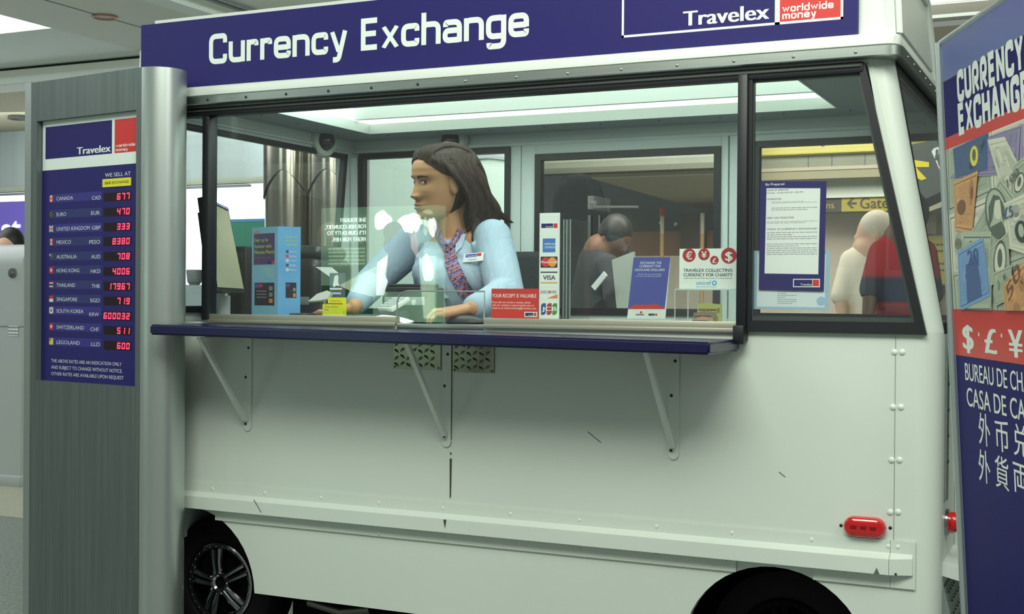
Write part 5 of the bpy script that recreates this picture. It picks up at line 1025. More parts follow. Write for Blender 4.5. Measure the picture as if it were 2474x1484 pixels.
b_ = s.build('payment_card_sign'); tag(b_, 'tall narrow white sign with a column of payment card marks', 'sign')
b = MB(); b.box((-1.346, 3.039, ZW), (-1.283, 3.09, ZW+.004), GLASS2); b.build('stand_foot', b_)
# red receipt notice
s = Sheet((0, 3.031, 0), (1, 0, 0)); a = s.px(1187, 767); c = s.px(1300, 698); s.slab(a[0], ZW+.022, c[0], c[1], .003, RED); txt_px(s, 'YOUR RECEIPT IS VALUABLE', 1189, 719, 1296, 9, SIGNW, 2, .02)
for t, y, x1 in (('If you did not receive a receipt, please', 733, 1282), ('visit our website at www.travelex.com or', 740, 1291), ('email us at retail.marketing@travelex.com', 747, 1295)): txt_px(s, t, 1189, y, x1, 5, SIGNW, 2, .0)
mini_logo(s, 1269, 764, 1296, 756, 2, True); rn = s.build('receipt_notice'); tag(rn, 'red notice about receipts standing on the sill right of the pass through', 'notice')
b = MB(); b.box((a[0]+.005, 3.0345, ZW), (c[0]-.005, 3.06, ZW+.03), GLASS2); b.build('clear_foot', rn)
# standing clear acrylic leaf with bright edges
b = MB(); q0 = AY(1361, 765, 3.08); q1 = AY(1379, 530, 3.08); b.box((q0[0], 3.08, ZW), (q1[0], 3.22, q1[2]), GLASS2); ac = b.build('acrylic_holder'); tag(ac, 'tall clear acrylic leaflet holder right of the payment card sign', 'holder')
for x in (q0[0], (q0[0]*1.6+q1[0]*1.4)/3, q1[0]): b = MB(); b.box((x-.0012, 3.078, ZW), (x+.0012, 3.08, q1[2]), mat('polished glass edge', (150, 160, 158), .15, .3)); b.build('bright_edge', ac)
b = MB(); q0 = AY(1352, 768, 3.09); q1 = AY(1366, 640, 3.09); b.prism([(q0[0], 3.10, ZW), (q1[0]+.006, 3.10, ZW), (q1[0], 3.10, q1[2]), (q0[0], 3.10, q1[2])], (0, .015, 0), mat('dark grey plastic', (46, 50, 52), .35)); tag(b.build('bookend'), 'dark grey upright stand directly behind the payment card sign', 'stand')
# blue currency leaflet with a red base shape; the picture on it is left plain
BLU = mat('leaflet blue', (74, 82, 170), .45, noise=((8, 8, 12), (66, 72, 158), .3)); s = Sheet((0, 3.055, 0), (1, 0, 0)); p4 = [s.px(*p) for p in ((1515, 770), (1607, 771), (1620, 622), (1531, 622))]
s.mb.prism([s.at(*p) for p in p4], s.N*-.003, SIGNW); s.poly([s.px(*p) for p in ((1517, 747), (1606, 747), (1620, 622), (1531, 622))], BLU, 1)
for t, y, x0, x1, h in (('EXCHANGE THE', 638, 1547, 1598, 6), ('CURRENCY FOR', 646, 1545, 1597, 6), ('LEGOLAND DOLLARS!', 655, 1534, 1606, 6)): txt_px(s, t, x0, y, x1, h, SIGNW, 3, .02)
txt_px(s, 'Ask here for your park money', 1541, 664, 1598, 4, LTXT, 3, 0); txt_px(s, 'It is fun and easy to spend!', 1537, 669, 1597, 4, LTXT, 3, 0)
s.poly([s.px(*p) for p in ((1520, 747), (1606, 747), (1606, 744), (1585, 735), (1560, 737), (1532, 736), (1521, 744))], RED, 2)
mini_logo(s, 1567, 763, 1588, 758, 2); rect_px(s, 1536, 762, 1556, 759, GREYT, 2); q = s.px(1549, 755); s.disc(*q, .0032, RED, 2, n=10)
lf = s.build('currency_leaflet'); tag(lf, 'blue standing leaflet with a red base left of the charity box', 'leaflet')
b = MB(); p = AY(1634, 770, 3.055); b.face([(p4[0][0], 3.0525, ZW+.0), (p[0], 3.0525, ZW), (p[0]-.004, 3.0525, p4[2][1]-.005), (p4[0][0]+.01, 3.0525, p4[2][1]-.005)], GLASS2); b.box((p4[0][0], 3.0525, ZW), (p[0], 3.10, ZW+.002), mat('clear plastic rim', (170, 184, 184), .2)); b.build('clear_holder', lf)
# charity box: clear box with notes inside and a sign above
cb = empty('charity_box', (-.90, 3.10, ZW), 'clear acrylic charity collection box with round red currency symbols on its sign', 'collection box')
q0 = AY(1632, 772, 3.055); q1 = AY(1781, 700, 3.055); x0, x1, zt = q0[0], q1[0], q1[2]; b = MB()
for y in (3.05, 3.15): b.face([(x0, y, ZW), (x1, y, ZW), (x1, y, zt), (x0, y, zt)], GLASS2)
for x in (x0, x1): b.face([(x, 3.05, ZW), (x, 3.15, ZW), (x, 3.15, zt), (x, 3.05, zt)], GLASS2)
b.face([(x0, 3.05, zt), (x1, 3.05, zt), (x1, 3.15, zt), (x0, 3.15, zt)], GLASS2); b.build('clear_box', cb)
b = MB(); EDG = mat('clear box edge', (196, 208, 206), .2)
for x in (x0, x1, x0+.034): b.box((x-.001, 3.049, ZW), (x+.001, 3.0505, zt), EDG)
b.box((x0, 3.049, zt-.0015), (x1, 3.0505, zt+.0015), EDG); b.box((x0, 3.05, ZW), (x1, 3.15, ZW+.002), EDG); b.build('box_edges', cb)
s = Sheet((0, 3.09, 0), (1, 0, 0)); a = s.px(1641, 698); c = s.px(1783, 600); s.slab(a[0], zt+.002, c[0], c[1], .003, SIGNW)
RD = mat('disc red', (168, 40, 42), .45)
for x, y, r, ch in ((1665, 617, 15.5, '€'), (1701, 615, 13.5, '¥'), (1726, 629, 10, '£'), (1761, 618, 18, '$')):
    q = s.px(x, y); R = r/905.; s.disc(q[0], q[1], R, RD, 1, n=28); vs, fs = glyphs(ch, .03); w_ = R*.95; s.text(ch, q[0]-w_/2, q[1]-R*.6, q[0]+w_/2, R*1.15, SIGNW, 2, .03)
INKN = mat('sign ink navy', (58, 66, 92), .5); txt_px(s, 'TRAVELEX COLLECTING', 1651, 657, 1770, 8, INKN, 2, .03); txt_px(s, 'CURRENCY FOR CHARITY', 1651, 668, 1770, 8, INKN, 2, .03); q = s.px(1652, 674); q2 = s.px(1768, 671); s.lines(q[0], q2[0], q[1], q2[1], 1, GREYT, 2)
UB = mat('charity blue', (90, 170, 216), .5); txt_px(s, 'unicef', 1682, 688, 1718, 10, UB, 2, .02); q = s.px(1726, 684); s.disc(q[0], q[1], .0065, UB, 2, n=16); s.disc(q[0], q[1], .003, SIGNW, 3, n=10); q = s.px(1682, 695); q2 = s.px(1732, 692); s.lines(q[0], q2[0], q[1], q2[1], 1, UB, 2)
s.build('sign_card', cb)
for i, (xa, xb, ya, yb_, m, m2, yy) in enumerate(((1682, 1742, 772, 734, mat('note yellow green', (190, 194, 110), .5), PO2, 3.10), (1672, 1730, 772, 753, mat('note taupe', (140, 128, 104), .5), INK, 3.085), (1668, 1722, 774, 766, mat('note pink', (200, 150, 130), .5), INK, 3.07))):
    s = Sheet((0, yy, 0), (1, 0, 0)); a = s.px(xa, ya); c = s.px(xb, yb_); z0 = ZW+.0025+.001*i; s.mb.prism([s.at(a[0], z0), s.at(c[0]+.002, z0), s.at(c[0], c[1]-.002), s.at((a[0]+c[0])/2, c[1]+.001), s.at(a[0]+.004, c[1]-.004*i)], -s.N*.004, m)
    if i == 0: txt_px(s, '00', 1732, 756, 1739, 12, m2, 2, .03)
    s.lines(a[0]+.006, c[0]-.012, z0+.003, c[1]-.006, 3, m2, 1, .3, i+3)
    tag(s.build('banknote'), ('yellow green folded bank note in the charity box', 'crumpled taupe bank note in front of the yellow green one', 'pinkish bank note lying lowest in the charity box')[i], 'bank note', 'bank notes in the charity box')
# papers taped to the side window
s = Sheet((0, 3.012, 0), (1, 0, 0)); p4 = [s.px(*p) for p in ((1833, 700), (1990, 704), (1997, 438), (1837, 438))]; s.mb.prism([s.at(*p) for p in p4], s.N*-.001, NAVY)
pw = [s.px(*p) for p in ((1847, 661), (1977, 663), (1982, 455), (1852, 455))]; s.poly(pw, PAPER, 1); txt_px(s, 'Be Prepared', 1850, 448, 1895, 6, SIGNW, 2, .015)
for t, y, x1 in (('HOURS OF OPERATION', 461, 1905), ('Monday - Sunday 6:00 AM - 8:45 PM', 467, 1940), ('INFORMATION', 483, 1888)): txt_px(s, t, 1854, y, x1, 4, GREYT, 3, .02 if t.isupper() else 0)
for x0_, y0_, y1_, n in ((1864, 492, 484, 2), (1864, 510, 498, 2), (1853, 541, 532, 2), (1853, 580, 558, 4), (1852, 617, 586, 6)): q = s.px(x0_, y0_); q2 = s.px(1975, y1_); s.lines(q[0], q2[0], q[1], q2[1], n, mat('print light grey', (156, 160, 166), .6), 3, .34, y0_)
for t, y, x1 in (('CREDIT CARD TRANSACTIONS', 528, 1918), ("WHAT IS CURRENCY EXCHANGE?", 555, 1974)): txt_px(s, t, 1853, y, x1, 4, GREYT, 3, .02)
mini_logo(s, 1918, 692, 1979, 676, 2, True); tag(s.build('notice_sheet'), 'navy bordered white notice taped inside the side window', 'notice')
s = Sheet((0, 3.016, 0), (1, 0, 0)); p4 = [s.px(*p) for p in ((1818, 747), (2001, 750), (2006, 606), (1822, 606))]; s.mb.prism([s.at(*p) for p in p4], s.N*-.001, mat('certificate blue', (150, 184, 204), .5)); s.poly([s.px(*p) for p in ((1828, 741), (1992, 743), (1996, 614), (1831, 614))], mat('certificate paper', (206, 218, 222), .6), 1); q = s.px(1878, 735); q2 = s.px(1925, 702); s.lines(q[0], q2[0], q[1], q2[1], 7, GREYT, 2, .25, 9); q = s.px(1984, 728); s.disc(*q, .011, mat('certificate blue', (150, 184, 204), .5), 2); tag(s.build('certificate'), 'pale blue bordered certificate tucked under the navy bordered notice', 'certificate')
# dome cameras
def dome_cam(loc, nrm, label):
    o = empty('security_camera', loc, label, 'camera', None); b = MB(); b.lathe([(0, .058), (.012, .060), (.026, .052), (.030, .036)], loc, nrm, mat('camera ivory', (196, 202, 192), .4), 32); n_ = Vector(nrm); 
    for a in (.0, 3.14): u = n_.orthogonal().normalized(); b.dome(Vector(loc)+n_*.025+(Matrix.Rotation(a+1.57, 3, n_) @ u)*.047, nrm, .003, .002, SCREW, 8)
    b.build('housing', o); b = MB(); b.lathe([(.024, .036)]+[(.028+.030*math.sin(t), .034*math.cos(t)) for t in [i*math.pi/2/8 for i in range(9)]], loc, nrm, mat('camera smoked dome', (44, 46, 52), .08, spec=.8), 28); b.build('dome', o)
q = AX(783, 341, -2.505); dome_cam((-2.519, float(q[1]), float(q[2])), (1, -.25, 0), 'ivory dome camera on the left end wall of the van')
q = AY(1090, 340, 3.97); dome_cam((float(q[0]), 3.992, float(q[2])), (0, -1, 0), 'ivory dome camera on the back wall above the head of the clerk')
# ------------------------------------------------------------------ people
from mathutils.bvhtree import BVHTree
def cone_prim(t, p, q, r1, r2, n=20, rings=5):
    """closed round-ended tapered limb"""
    p, q = Vector(p), Vector(q); d = (q-p).normalized(); u = d.orthogonal().normalized(); v = d.cross(u); prof = []
    for i in range(rings+1): a = math.pi/2*(1-i/rings); prof.append((p-d*(r1*math.sin(a)), r1*math.cos(a)))
    for i in range(rings+1): a = math.pi/2*i/rings; prof.append((q+d*(r2*math.sin(a)), r2*math.cos(a)))
    R = [[t.verts.new(c+(u*math.cos(2*math.pi*j/n)+v*math.sin(2*math.pi*j/n))*max(r, 1e-4)) for j in range(n)] for c, r in prof]
    for a, b in zip(R, R[1:]):
        for j in range(n): t.faces.new((a[j], a[(j+1) % n], b[(j+1) % n], b[j]))
    t.faces.new(R[0][::-1]); t.faces.new(R[-1])
def ell_prim(t, c, rad, rot=None):
    k = bmesh.new(); bmesh.ops.create_uvsphere(k, u_segments=32, v_segments=20, radius=1.0); bmesh.ops.scale(k, vec=rad, verts=k.verts)
    if rot is not None: bmesh.ops.transform(k, matrix=rot.to_4x4(), verts=k.verts)
    bmesh.ops.translate(k, vec=Vector(c), verts=k.verts); m = {v: t.verts.new(v.co) for v in k.verts}
    for f in k.faces: t.faces.new([m[v] for v in f.verts])
    k.free()
def organic(bm, voxel, smooth=6, fac=.5, disp=None):
    """fuse overlapping closed shapes into one smooth skin"""
    bmesh.ops.recalc_face_normals(bm, faces=bm.faces[:]); me = bpy.data.meshes.new('skin'); bm.to_mesh(me); bm.free(); o = bpy.data.objects.new('skin', me); C.objects.link(o)
    r = o.modifiers.new('r', 'REMESH'); r.mode = 'VOXEL'; r.voxel_size = voxel; r.use_smooth_shade = True
    if smooth: sm = o.modifiers.new('s', 'SMOOTH'); sm.iterations = smooth; sm.factor = fac
    dg = bpy.context.evaluated_depsgraph_get(); out = bpy.data.meshes.new_from_object(o.evaluated_get(dg), depsgraph=dg); bpy.data.objects.remove(o); bpy.data.meshes.remove(me)
    return out
def mesh_obj(me, name, m, parent=None, shade=True):
    o = bpy.data.objects.new(name, me); C.objects.link(o); me.materials.clear()
    for x in (m if isinstance(m, list) else [m]): me.materials.append(x)
    if shade: me.shade_smooth()
    if parent is not None: o.parent = parent; me.transform(Matrix.Translation(-wloc(parent)))
    return o
SKIN = mat('warm brown skin', (188, 142, 104), .48, spec=.35, noise=((14, 14, 14), (180, 132, 96), .3)); LIP = mat('lip', (160, 88, 80), .38); HAIR = mat('dark brown hair', (62, 46, 36), .5, spec=.22, noise=((150, 150, 12), (28, 20, 17), .22)); EYEW = mat('eye white', (206, 204, 196), .25); IRIS = mat('eye iris', (30, 20, 16), .15); BROW = mat('brow', (50, 36, 28), .7)
SHIRTX = None; SHIRT = mat('pale blue shirt', (152, 172, 190), .75, spec=.25); TROU = mat('dark navy trousers', (34, 36, 48), .8)
def frame_of(fwd, tilt=0., roll=0.):
    x = Vector(fwd).normalized(); z = Vector((0, 0, 1)); y = z.cross(x).normalized(); z = x.cross(y).normalized(); M = Matrix((x, y, z)).transposed()
    return M @ Matrix.Rotation(tilt, 3, 'Y') @ Matrix.Rotation(roll, 3, 'X')
def add_folds(m):
    nt = m.node_tree; tc = nt.nodes.new('ShaderNodeTexCoord'); mp = nt.nodes.new('ShaderNodeMapping'); mp.inputs['Rotation'].default_value = (.5, .7, .4); mp.inputs['Scale'].default_value = (34, 12, 9)
    n = nt.nodes.new('ShaderNodeTexNoise'); n.inputs['Scale'].default_value = 1; n.inputs['Detail'].default_value = 2; n.inputs['Distortion'].default_value = 1.2
    bp = nt.nodes.new('ShaderNodeBump'); bp.inputs['Strength'].default_value = .55; bp.inputs['Distance'].default_value = .012; L = nt.links.new
    L(tc.outputs['Object'], mp.inputs[0]); L(mp.outputs[0], n.inputs['Vector']); L(n.outputs[0], bp.inputs['Height']); L(bp.outputs[0], nt.nodes['Principled BSDF'].inputs['Normal'])
add_folds(SHIRT)
# ---- a head drawn as slices from chin to crown; x is forward, y the person's left, z up
HP = [(-.118, .050, -.012, .016), (-.112, .070, -.022, .034), (-.104, .0775, -.034, .044), (-.092, .0785, -.046, .0515), (-.078, .0785, -.056, .0575), (-.062, .079, -.066, .0625), (-.045, .0805, -.078, .0665), (-.028, .082, -.089, .0695), (-.012, .0815, -.096, .0715), (.004, .0825, -.100, .073), (.022, .0875, -.1015, .0745), (.042, .087, -.1005, .0745), (.060, .0815, -.096, .0715), (.078, .069, -.085, .063), (.091, .050, -.069, .049), (.100, .028, -.047, .031), (.104, .004, -.02, .012)]
def prof(z):
    for a, b in zip(HP, HP[1:]):
        if z <= b[0]:
            t = max(0, (z-a[0])/(b[0]-a[0])); return tuple(lerp(a[k], b[k], t) for k in (1, 2, 3))
    return HP[-1][1:]
def g(d, s): return math.exp(-(d/s)**2*.5)
def feat(y, z):
    """forward relief of the face"""
    e = 0.
    if .012 > z > -.064:
        t = (.012-z)/(.012+.043) if z > -.043 else max(0, 1-(-.043-z)/.012)
        t = max(0, min(1, t)); e += (.0225*t**1.25 if z > -.043 else .0225*t**.6)*g(y, .0072+.0060*t)
    e += .008*(g(y-.0125, .0048)+g(y+.0125, .0048))*g(z+.0455, .0055)
    e += .0088*g(z+.0685, .0044)*g(y, .0155)+.0094*g(z+.0795, .0048)*g(y, .0140)-.0060*g(z+.0737, .0020)*g(y, .016)+.0050*g(z+.074, .013)*g(y, .022)
    e -= .0025*g(y, .003)*g(z+.059, .005); e -= .0035*g(z+.0885, .004)*g(y, .016); e += .0055*g(z+.104, .0095)*g(y, .015)
    for sg in (-1, 1):
        e -= .0085*g(y-sg*.0315, .0125)*g(z+.001, .0085); e += .0055*g(y-sg*.0315, .0085)*g(z+.002, .0055); e += .0035*g(y-sg*.03, .018)*g(z-.0165, .0055); e += .0045*g(y-sg*.043, .016)*g(z+.03, .015)
    return e
def front(y, z):
    xf, xb, wd = prof(z); xc = (xf+xb)/2; k = min(.999, abs(y)/wd); return xc+(xf-xc)*(1-k**2.3)**(1/2.3)+feat(y, z)
def head_bm(t, M, O, nz=120, na=112):
    zs_ = [lerp(-.118, .114, .5-.5*math.cos(math.pi*i/nz)) if False else lerp(-.118, .104, i/nz) for i in range(nz+1)]; R = []
    for z in zs_:
        xf, xb, wd = prof(z); xc = (xf+xb)/2; ring = []
        for j in range(na):
            a = 2*math.pi*j/na; ca, sa = math.cos(a), math.sin(a); r = (abs(ca)**2.3+abs(sa)**2.3)**(-1/2.3); y = wd*sa*r; x = xc+((xf-xc) if ca > 0 else (xc-xb))*ca*r
            if ca > 0: x += feat(y, z)*min(1, ca*r*1.3)
            ring.append(t.verts.new(O+M @ Vector((x, y, z))))
        R.append(ring)
    for a, b in zip(R, R[1:]):
        for j in range(na): t.faces.new((a[j], a[(j+1) % na], b[(j+1) % na], b[j]))
    t.faces.new(R[0][::-1]); t.faces.new(R[-1])
# ---- the clerk
HC = Vector(AY(1064, 438, 3.45)); HM = frame_of((-.53, -.85, 0), math.radians(5), math.radians(-3))
hd_ = lambda x, y, z: HC+HM @ Vector((x, y, z))
NB_ = Vector(AY(1100, 585, 3.49)); CH = Vector(AY(1108, 650, 3.50)); WA = Vector(AY(1128, 775, 3.57)); PE = Vector((-1.66, 3.62, .87))
SL = Vector(AY(1190, 577, 3.49)); EL = Vector(AY(1222, 712, 3.40)); WL = Vector(AY(1142, 744, 3.16))
SR = Vector(AY(1003, 585, 3.53)); ER = Vector(AY(896, 686, 3.45)); WR = Vector((-2.055, 3.27, 1.03))
TX = Vector((.95, .31, 0)).normalized(); TF = Vector((TX.y, -TX.x, 0))          # chest: to her left, and forward
TM = Matrix((TX, -TF, Vector((0, 0, 1)))).transposed()
t = bmesh.new(); head_bm(t, HM, HC)
cone_prim(t, hd_(-.020, 0, -.075), NB_+Vector((0, .005, -.02)), .047, .054); cone_prim(t, hd_(-.045, 0, -.03), NB_+Vector((.01, .03, 0)), .045, .05)
ell_prim(t, CH, (.125, .085, .13), TM); cone_prim(t, SL+(CH-SL)*.1, SR+(CH-SR)*.1, .045, .045); cone_prim(t, CH, WA, .10, .10); cone_prim(t, WA, PE, .10, .11)
cone_prim(t, SL, EL, .042, .034); cone_prim(t, EL, WL, .034, .024); cone_prim(t, SR, ER, .042, .034); cone_prim(t, ER, WR, .034, .023)
for sg in (-1, 1):
    e0 = hd_(-.006, sg*.0735, -.012); ell_prim(t, e0, (.017, .008, .030), HM)
def hand(t, W, kn, tips, th, pr=.0135):
    """wrist, four (knuckle, mid, end) chains from little finger to index, thumb chain"""
    for k in kn: cone_prim(t, W, k, .0155, .0105, 12)
    for a, b in zip(kn, kn[1:]): cone_prim(t, a, b, .0115, .0115, 12)
    for i, (k, ch) in enumerate(zip(kn, tips)):
        r = (.0068, .0078, .0082, .008)[i]; p = k
        for q in ch: cone_prim(t, p, q, r+.0006, r-.0004, 12); r -= .0007; p = q
    p = th[0]; r = .0105
    for q in th[1:]: cone_prim(t, p, q, r, r-.0012, 12); r -= .0012; p = q
V = Vector
kx = Vector(AY(1082, 745, 3.11)).x; z0 = ZW
kn = [V((kx+.014, 3.074, 1.014)), V((kx+.004, 3.090, 1.021)), V((kx-.002, 3.108, 1.025)), V((kx+.002, 3.127, 1.023))]
tips = [[V((kx-.010, 3.066, 1.014)), V((kx-.024, 3.066, 1.003)), V((kx-.030, 3.068, .993))], [V((kx-.028, 3.083, 1.021)), V((kx-.044, 3.082, 1.006)), V((kx-.048, 3.084, .994))], [V((kx-.036, 3.104, 1.024)), V((kx-.054, 3.104, 1.008)), V((kx-.058, 3.106, .995))], [V((kx-.032, 3.130, 1.022)), V((kx-.052, 3.131, 1.008)), V((kx-.058, 3.131, .996))]]
hand(t, WL, kn, tips, [V((kx+.034, 3.135, 1.012)), V((kx+.012, 3.150, 1.005)), V((kx-.010, 3.152, .998))])
hx = -2.065
kn = [V((hx-.030, 3.235, 1.012)), V((hx-.040, 3.218, 1.014)), V((hx-.040, 3.200, 1.014)), V((hx-.032, 3.183, 1.012))]
tips = [[k+V((-.020, -.008, .002)), k+V((-.034, -.014, -.006)), k+V((-.044, -.018, -.016))] for k in kn]
hand(t, WR, kn, tips, [V((hx-.004, 3.195, 1.01)), V((hx-.006, 3.172, 1.003)), V((hx-.018, 3.160, .997))])
clerk_me = organic(t, .0026, 2, .35)
clerk = bpy.data.objects.new('person', clerk_me); C.objects.link(clerk); clerk_me.materials.append(SKIN); clerk_me.shade_smooth()
tag(clerk, 'person in a pale blue shirt and patterned tie leaning over the worktop', 'person')
# eyes, brows and lips lie on the face, in the same mesh as the body
fb = MB()
def facepatch(f, nu, nv, m, lift):
    k = fb.mi(m); Gd = []
    for i in range(nu+1):
        row = []
        for j in range(nv+1):
            y, z, h = f(i/nu, j/nv); row.append(fb.bm.verts.new(hd_(front(y, z)+lift+h, y, z)))
        Gd.append(row)
    for i in range(nu):
        for j in range(nv):
            try: q = fb.bm.faces.new((Gd[i][j], Gd[i+1][j], Gd[i+1][j+1], Gd[i][j+1])); q.material_index = k; q.smooth = True
            except ValueError: pass
for sg in (-1, 1):
    def almond(u, v, c=.0315, hw=.0135, up=.0050, dn=.0036):
        a = u*2-1; y = sg*(c+a*hw); top = up*(1-a*a)**.8+.0008*a; bot = -dn*(1-a*a)**.9+.0008*a; return y, -.002+lerp(bot, top, v), 0
    facepatch(almond, 16, 6, EYEW, .0016)
    facepatch(lambda u, v: (sg*.0315+.0045+.0047*math.cos(u*2*math.pi)*v*1.0, -.0013+.0047*math.sin(u*2*math.pi)*v*.92, 0), 20, 3, IRIS, .0021)
    def lid(u, v):
        a = u*2-1; y = sg*(.0315+a*.0148); top = .0052*(1-min(1, a*a))**.8+.0008*a; return y, -.002+top+v*.0019-.0005, .0006*math.sin(v*3.14)
    facepatch(lid, 18, 2, BROW, .0024)
    def brow(u, v):
        a = u; y = sg*(.0125+a*.036); z = .0132+.0055*math.sin(a*2.4)-.0035*a; return y, z+(v-.5)*.0072*(1-.7*a), 0
    facepatch(brow, 16, 3, BROW, .0012)
def ulip(u, v): a = u*2-1; y = a*.0225; return y, lerp(-.0737+.0006*a*a, -.0640-.0012*g(a, .12)-.0085*a*a, v), 0
def llip(u, v): a = u*2-1; y = a*.0215; return y, lerp(-.0743+.0002*a*a, -.0850+.0108*a*a, v), 0
facepatch(ulip, 20, 5, LIP, .0010); facepatch(llip, 20, 5, LIP, .0010); facepatch(lambda u, v: ((u*2-1)*.021, -.0738+(v-.5)*.0018*(1-(u*2-1)**2), 0), 16, 1, mat('mouth line', (66, 34, 34), .6), .0014)
for sg in (-1, 1): facepatch(lambda u, v: (sg*.0080+.0022*math.cos(u*6.283)*v, -.0515+.0014*math.sin(u*6.283)*v, 0), 10, 2, mat('nostril', (70, 40, 32), .8), .0006)
tmp = fb.build('face'); fm = tmp.data
bmj = bmesh.new(); bmj.from_mesh(clerk_me); n0 = len(bmj.faces); bmj.from_mesh(fm); base = len(clerk_me.materials)
for m_ in fb.mats: clerk_me.materials.append(m_)
bmj.faces.ensure_lookup_table()
for f_ in bmj.faces[n0:]: f_.material_index += base
bmj.to_mesh(clerk_me); bmj.free(); bpy.data.objects.remove(tmp)
# ---- shirt
t = bmesh.new(); ell_prim(t, CH+TF*.004+Vector((0, 0, -.02)), (.142, .098, .135), TM)
cone_prim(t, SL+Vector((0, 0, -.004)), NB_+TX*.060+Vector((0, .018, -.020)), .058, .040); cone_prim(t, SR+Vector((0, 0, -.004)), NB_-TX*.060+Vector((0, .018, -.020)), .056, .040)
for sg in (-1, 1): ell_prim(t, CH+TX*(.058*sg)+TF*.068+Vector((0, 0, -.025)), (.060, .054, .062), TM)
for sg in (-1, 1): cone_prim(t, NB_+TX*(.066*sg)+TF*.012+Vector((0, 0, -.040)), CH+TX*(.078*sg)+TF*.045+Vector((0, 0, -.01)), .044, .060); cone_prim(t, CH+TX*(.02*sg)+TF*.062+Vector((0, 0, .035)), CH+TX*(.085*sg)+TF*.04+Vector((0, 0, .02)), .032, .045)
cone_prim(t, CH+Vector((0, 0, -.04)), WA, .118, .112); cone_prim(t, WA, PE+Vector((0, 0, .06)), .112, .118)
e1 = SL.lerp(EL, .55); cone_prim(t, SL, e1, .061, .060); cone_prim(t, e1, EL, .060, .056); f1 = EL.lerp(WL, .72); cone_prim(t, EL, f1, .056, .038); cone_prim(t, f1, EL.lerp(WL, .80), .038, .036)
e1 = SR.lerp(ER, .5); cone_prim(t, SR, e1, .062, .058); cone_prim(t, e1, ER, .058, .052); f1 = ER.lerp(WR, .8); cone_prim(t, ER, f1, .052, .036)
# folds at the elbows, armpits and across the chest
rf = random.Random(3)
def fold(a, b, r, off): cone_prim(t, Vector(a)+Vector(off), Vector(b)+Vector(off), r, r*.6, 10)
tocam = Vector((.475, -.88, 0)).normalized(); sideR = Vector((.88, .475, 0))
fold(SL+tocam*.03-sideR*.058+Vector((0, 0, -.02)), CH+TX*.10+TF*.07+Vector((0, 0, -.06)), .010, (0, 0, 0)); fold(SR+tocam*.04+sideR*.035+Vector((0, 0, -.03)), CH-TX*.02+TF*.105+Vector((0, 0, -.09)), .009, (0, 0, 0)); fold(SR+tocam*.03+sideR*.02+Vector((0, 0, -.05)), WA+TF*.105-TX*.02, .009, (0, 0, 0))
shirt_me = organic(t, .0042, 4, .45); shirt = mesh_obj(shirt_me, 'shirt', SHIRT, clerk)
t = bmesh.new(); c0 = EL.lerp(WL, .70); c1 = EL.lerp(WL, .93); cone_prim(t, c0, c1, .040, .036); cuff = mesh_obj(organic(t, .004, 2), 'cuff', SHIRT, clerk)
bmT = bmesh.new(); bmT.from_mesh(shirt_me); bmT.from_mesh(clerk_me); bvh = BVHTree.FromBMesh(bmT); bmT.free()
def on_shirt(px, py, lift=.003):
    d = Vector(fw*FPX+rt*(px-1237)-up*(py-742)).normalized(); h = bvh.ray_cast(Vector(CP), d)
    if h[0] is None: return Vector(AY(px, py, 3.40))
    return h[0]-d*lift
# tie: a woven strip lying on the shirt, with a loose knot and collar bands
TIE = bpy.data.materials.new('patterned tie'); TIE.use_nodes = True; MATS['patterned tie'] = TIE; nt = TIE.node_tree; bs = nt.nodes['Principled BSDF']; bs.inputs['Roughness'].default_value = .6
tc = nt.nodes.new('ShaderNodeTexCoord'); mp = nt.nodes.new('ShaderNodeMapping'); mp.inputs['Rotation'].default_value = (0, .5, .3); mp.inputs['Scale'].default_value = (1, 1, 1)
ck = nt.nodes.new('ShaderNodeTexChecker'); ck.inputs['Scale'].default_value = 150; ck.inputs['Color1'].default_value = lin((40, 38, 92))+(1,); ck.inputs['Color2'].default_value = lin((104, 96, 160))+(1,)
ck2 = nt.nodes.new('ShaderNodeTexChecker'); ck2.inputs['Scale'].default_value = 75; mxr = nt.nodes.new('ShaderNodeMix'); mxr.data_type = 'RGBA'
wv = nt.nodes.new('ShaderNodeTexChecker'); wv.inputs['Scale'].default_value = 230; wv.inputs['Color1'].default_value = lin((204, 120, 92))+(1,); wv.inputs['Color2'].default_value = lin((46, 40, 90))+(1,)
L = nt.links.new; L(tc.outputs['Object'], mp.inputs[0])
for n_ in (ck, ck2, wv): L(mp.outputs[0], n_.inputs['Vector'])
L(ck2.outputs['Fac'], mxr.inputs[0]); L(ck.outputs[0], mxr.inputs[6]); L(wv.outputs[0], mxr.inputs[7]); L(mxr.outputs[2], bs.inputs['Base Color'])
def strip_px(name, rows, m, lift=.004, th=.002, parent=clerk, nsub=7):
    b = MB(); k = b.mi(m); prev = None; rows2 = []
    for (a, c), (a2, c2) in zip(rows, rows[1:]):
        for i in range(nsub): f = i/nsub; rows2.append((tuple(lerp(a[q], a2[q], f) for q in (0, 1)), tuple(lerp(c[q], c2[q], f) for q in (0, 1))))
    rows2.append(rows[-1]); last = None
    for a, c in rows2:
        nseg = 6; pts = [on_shirt(lerp(a[0], c[0], i/nseg), lerp(a[1], c[1], i/nseg), lift) for i in range(nseg+1)]
        if last is not None:
            for i in range(nseg+1):
                if (pts[i]-last[i]).length > .05: pts[i] = last[i]+(pts[i]-last[i]).normalized()*.01
        last = pts; ring = [b.bm.verts.new(p) for p in pts]+[b.bm.verts.new(p-tocam*th) for p in pts[::-1]]
        if prev:
            for i in range(len(ring)): f = b.bm.faces.new((prev[i], prev[(i+1) % len(ring)], ring[(i+1) % len(ring)], ring[i])); f.material_index = k; f.smooth = True
        else: b.bm.faces.new(ring)
        prev = ring
    b.bm.faces.new(prev[::-1]); return b.build(name, parent, norm=True)
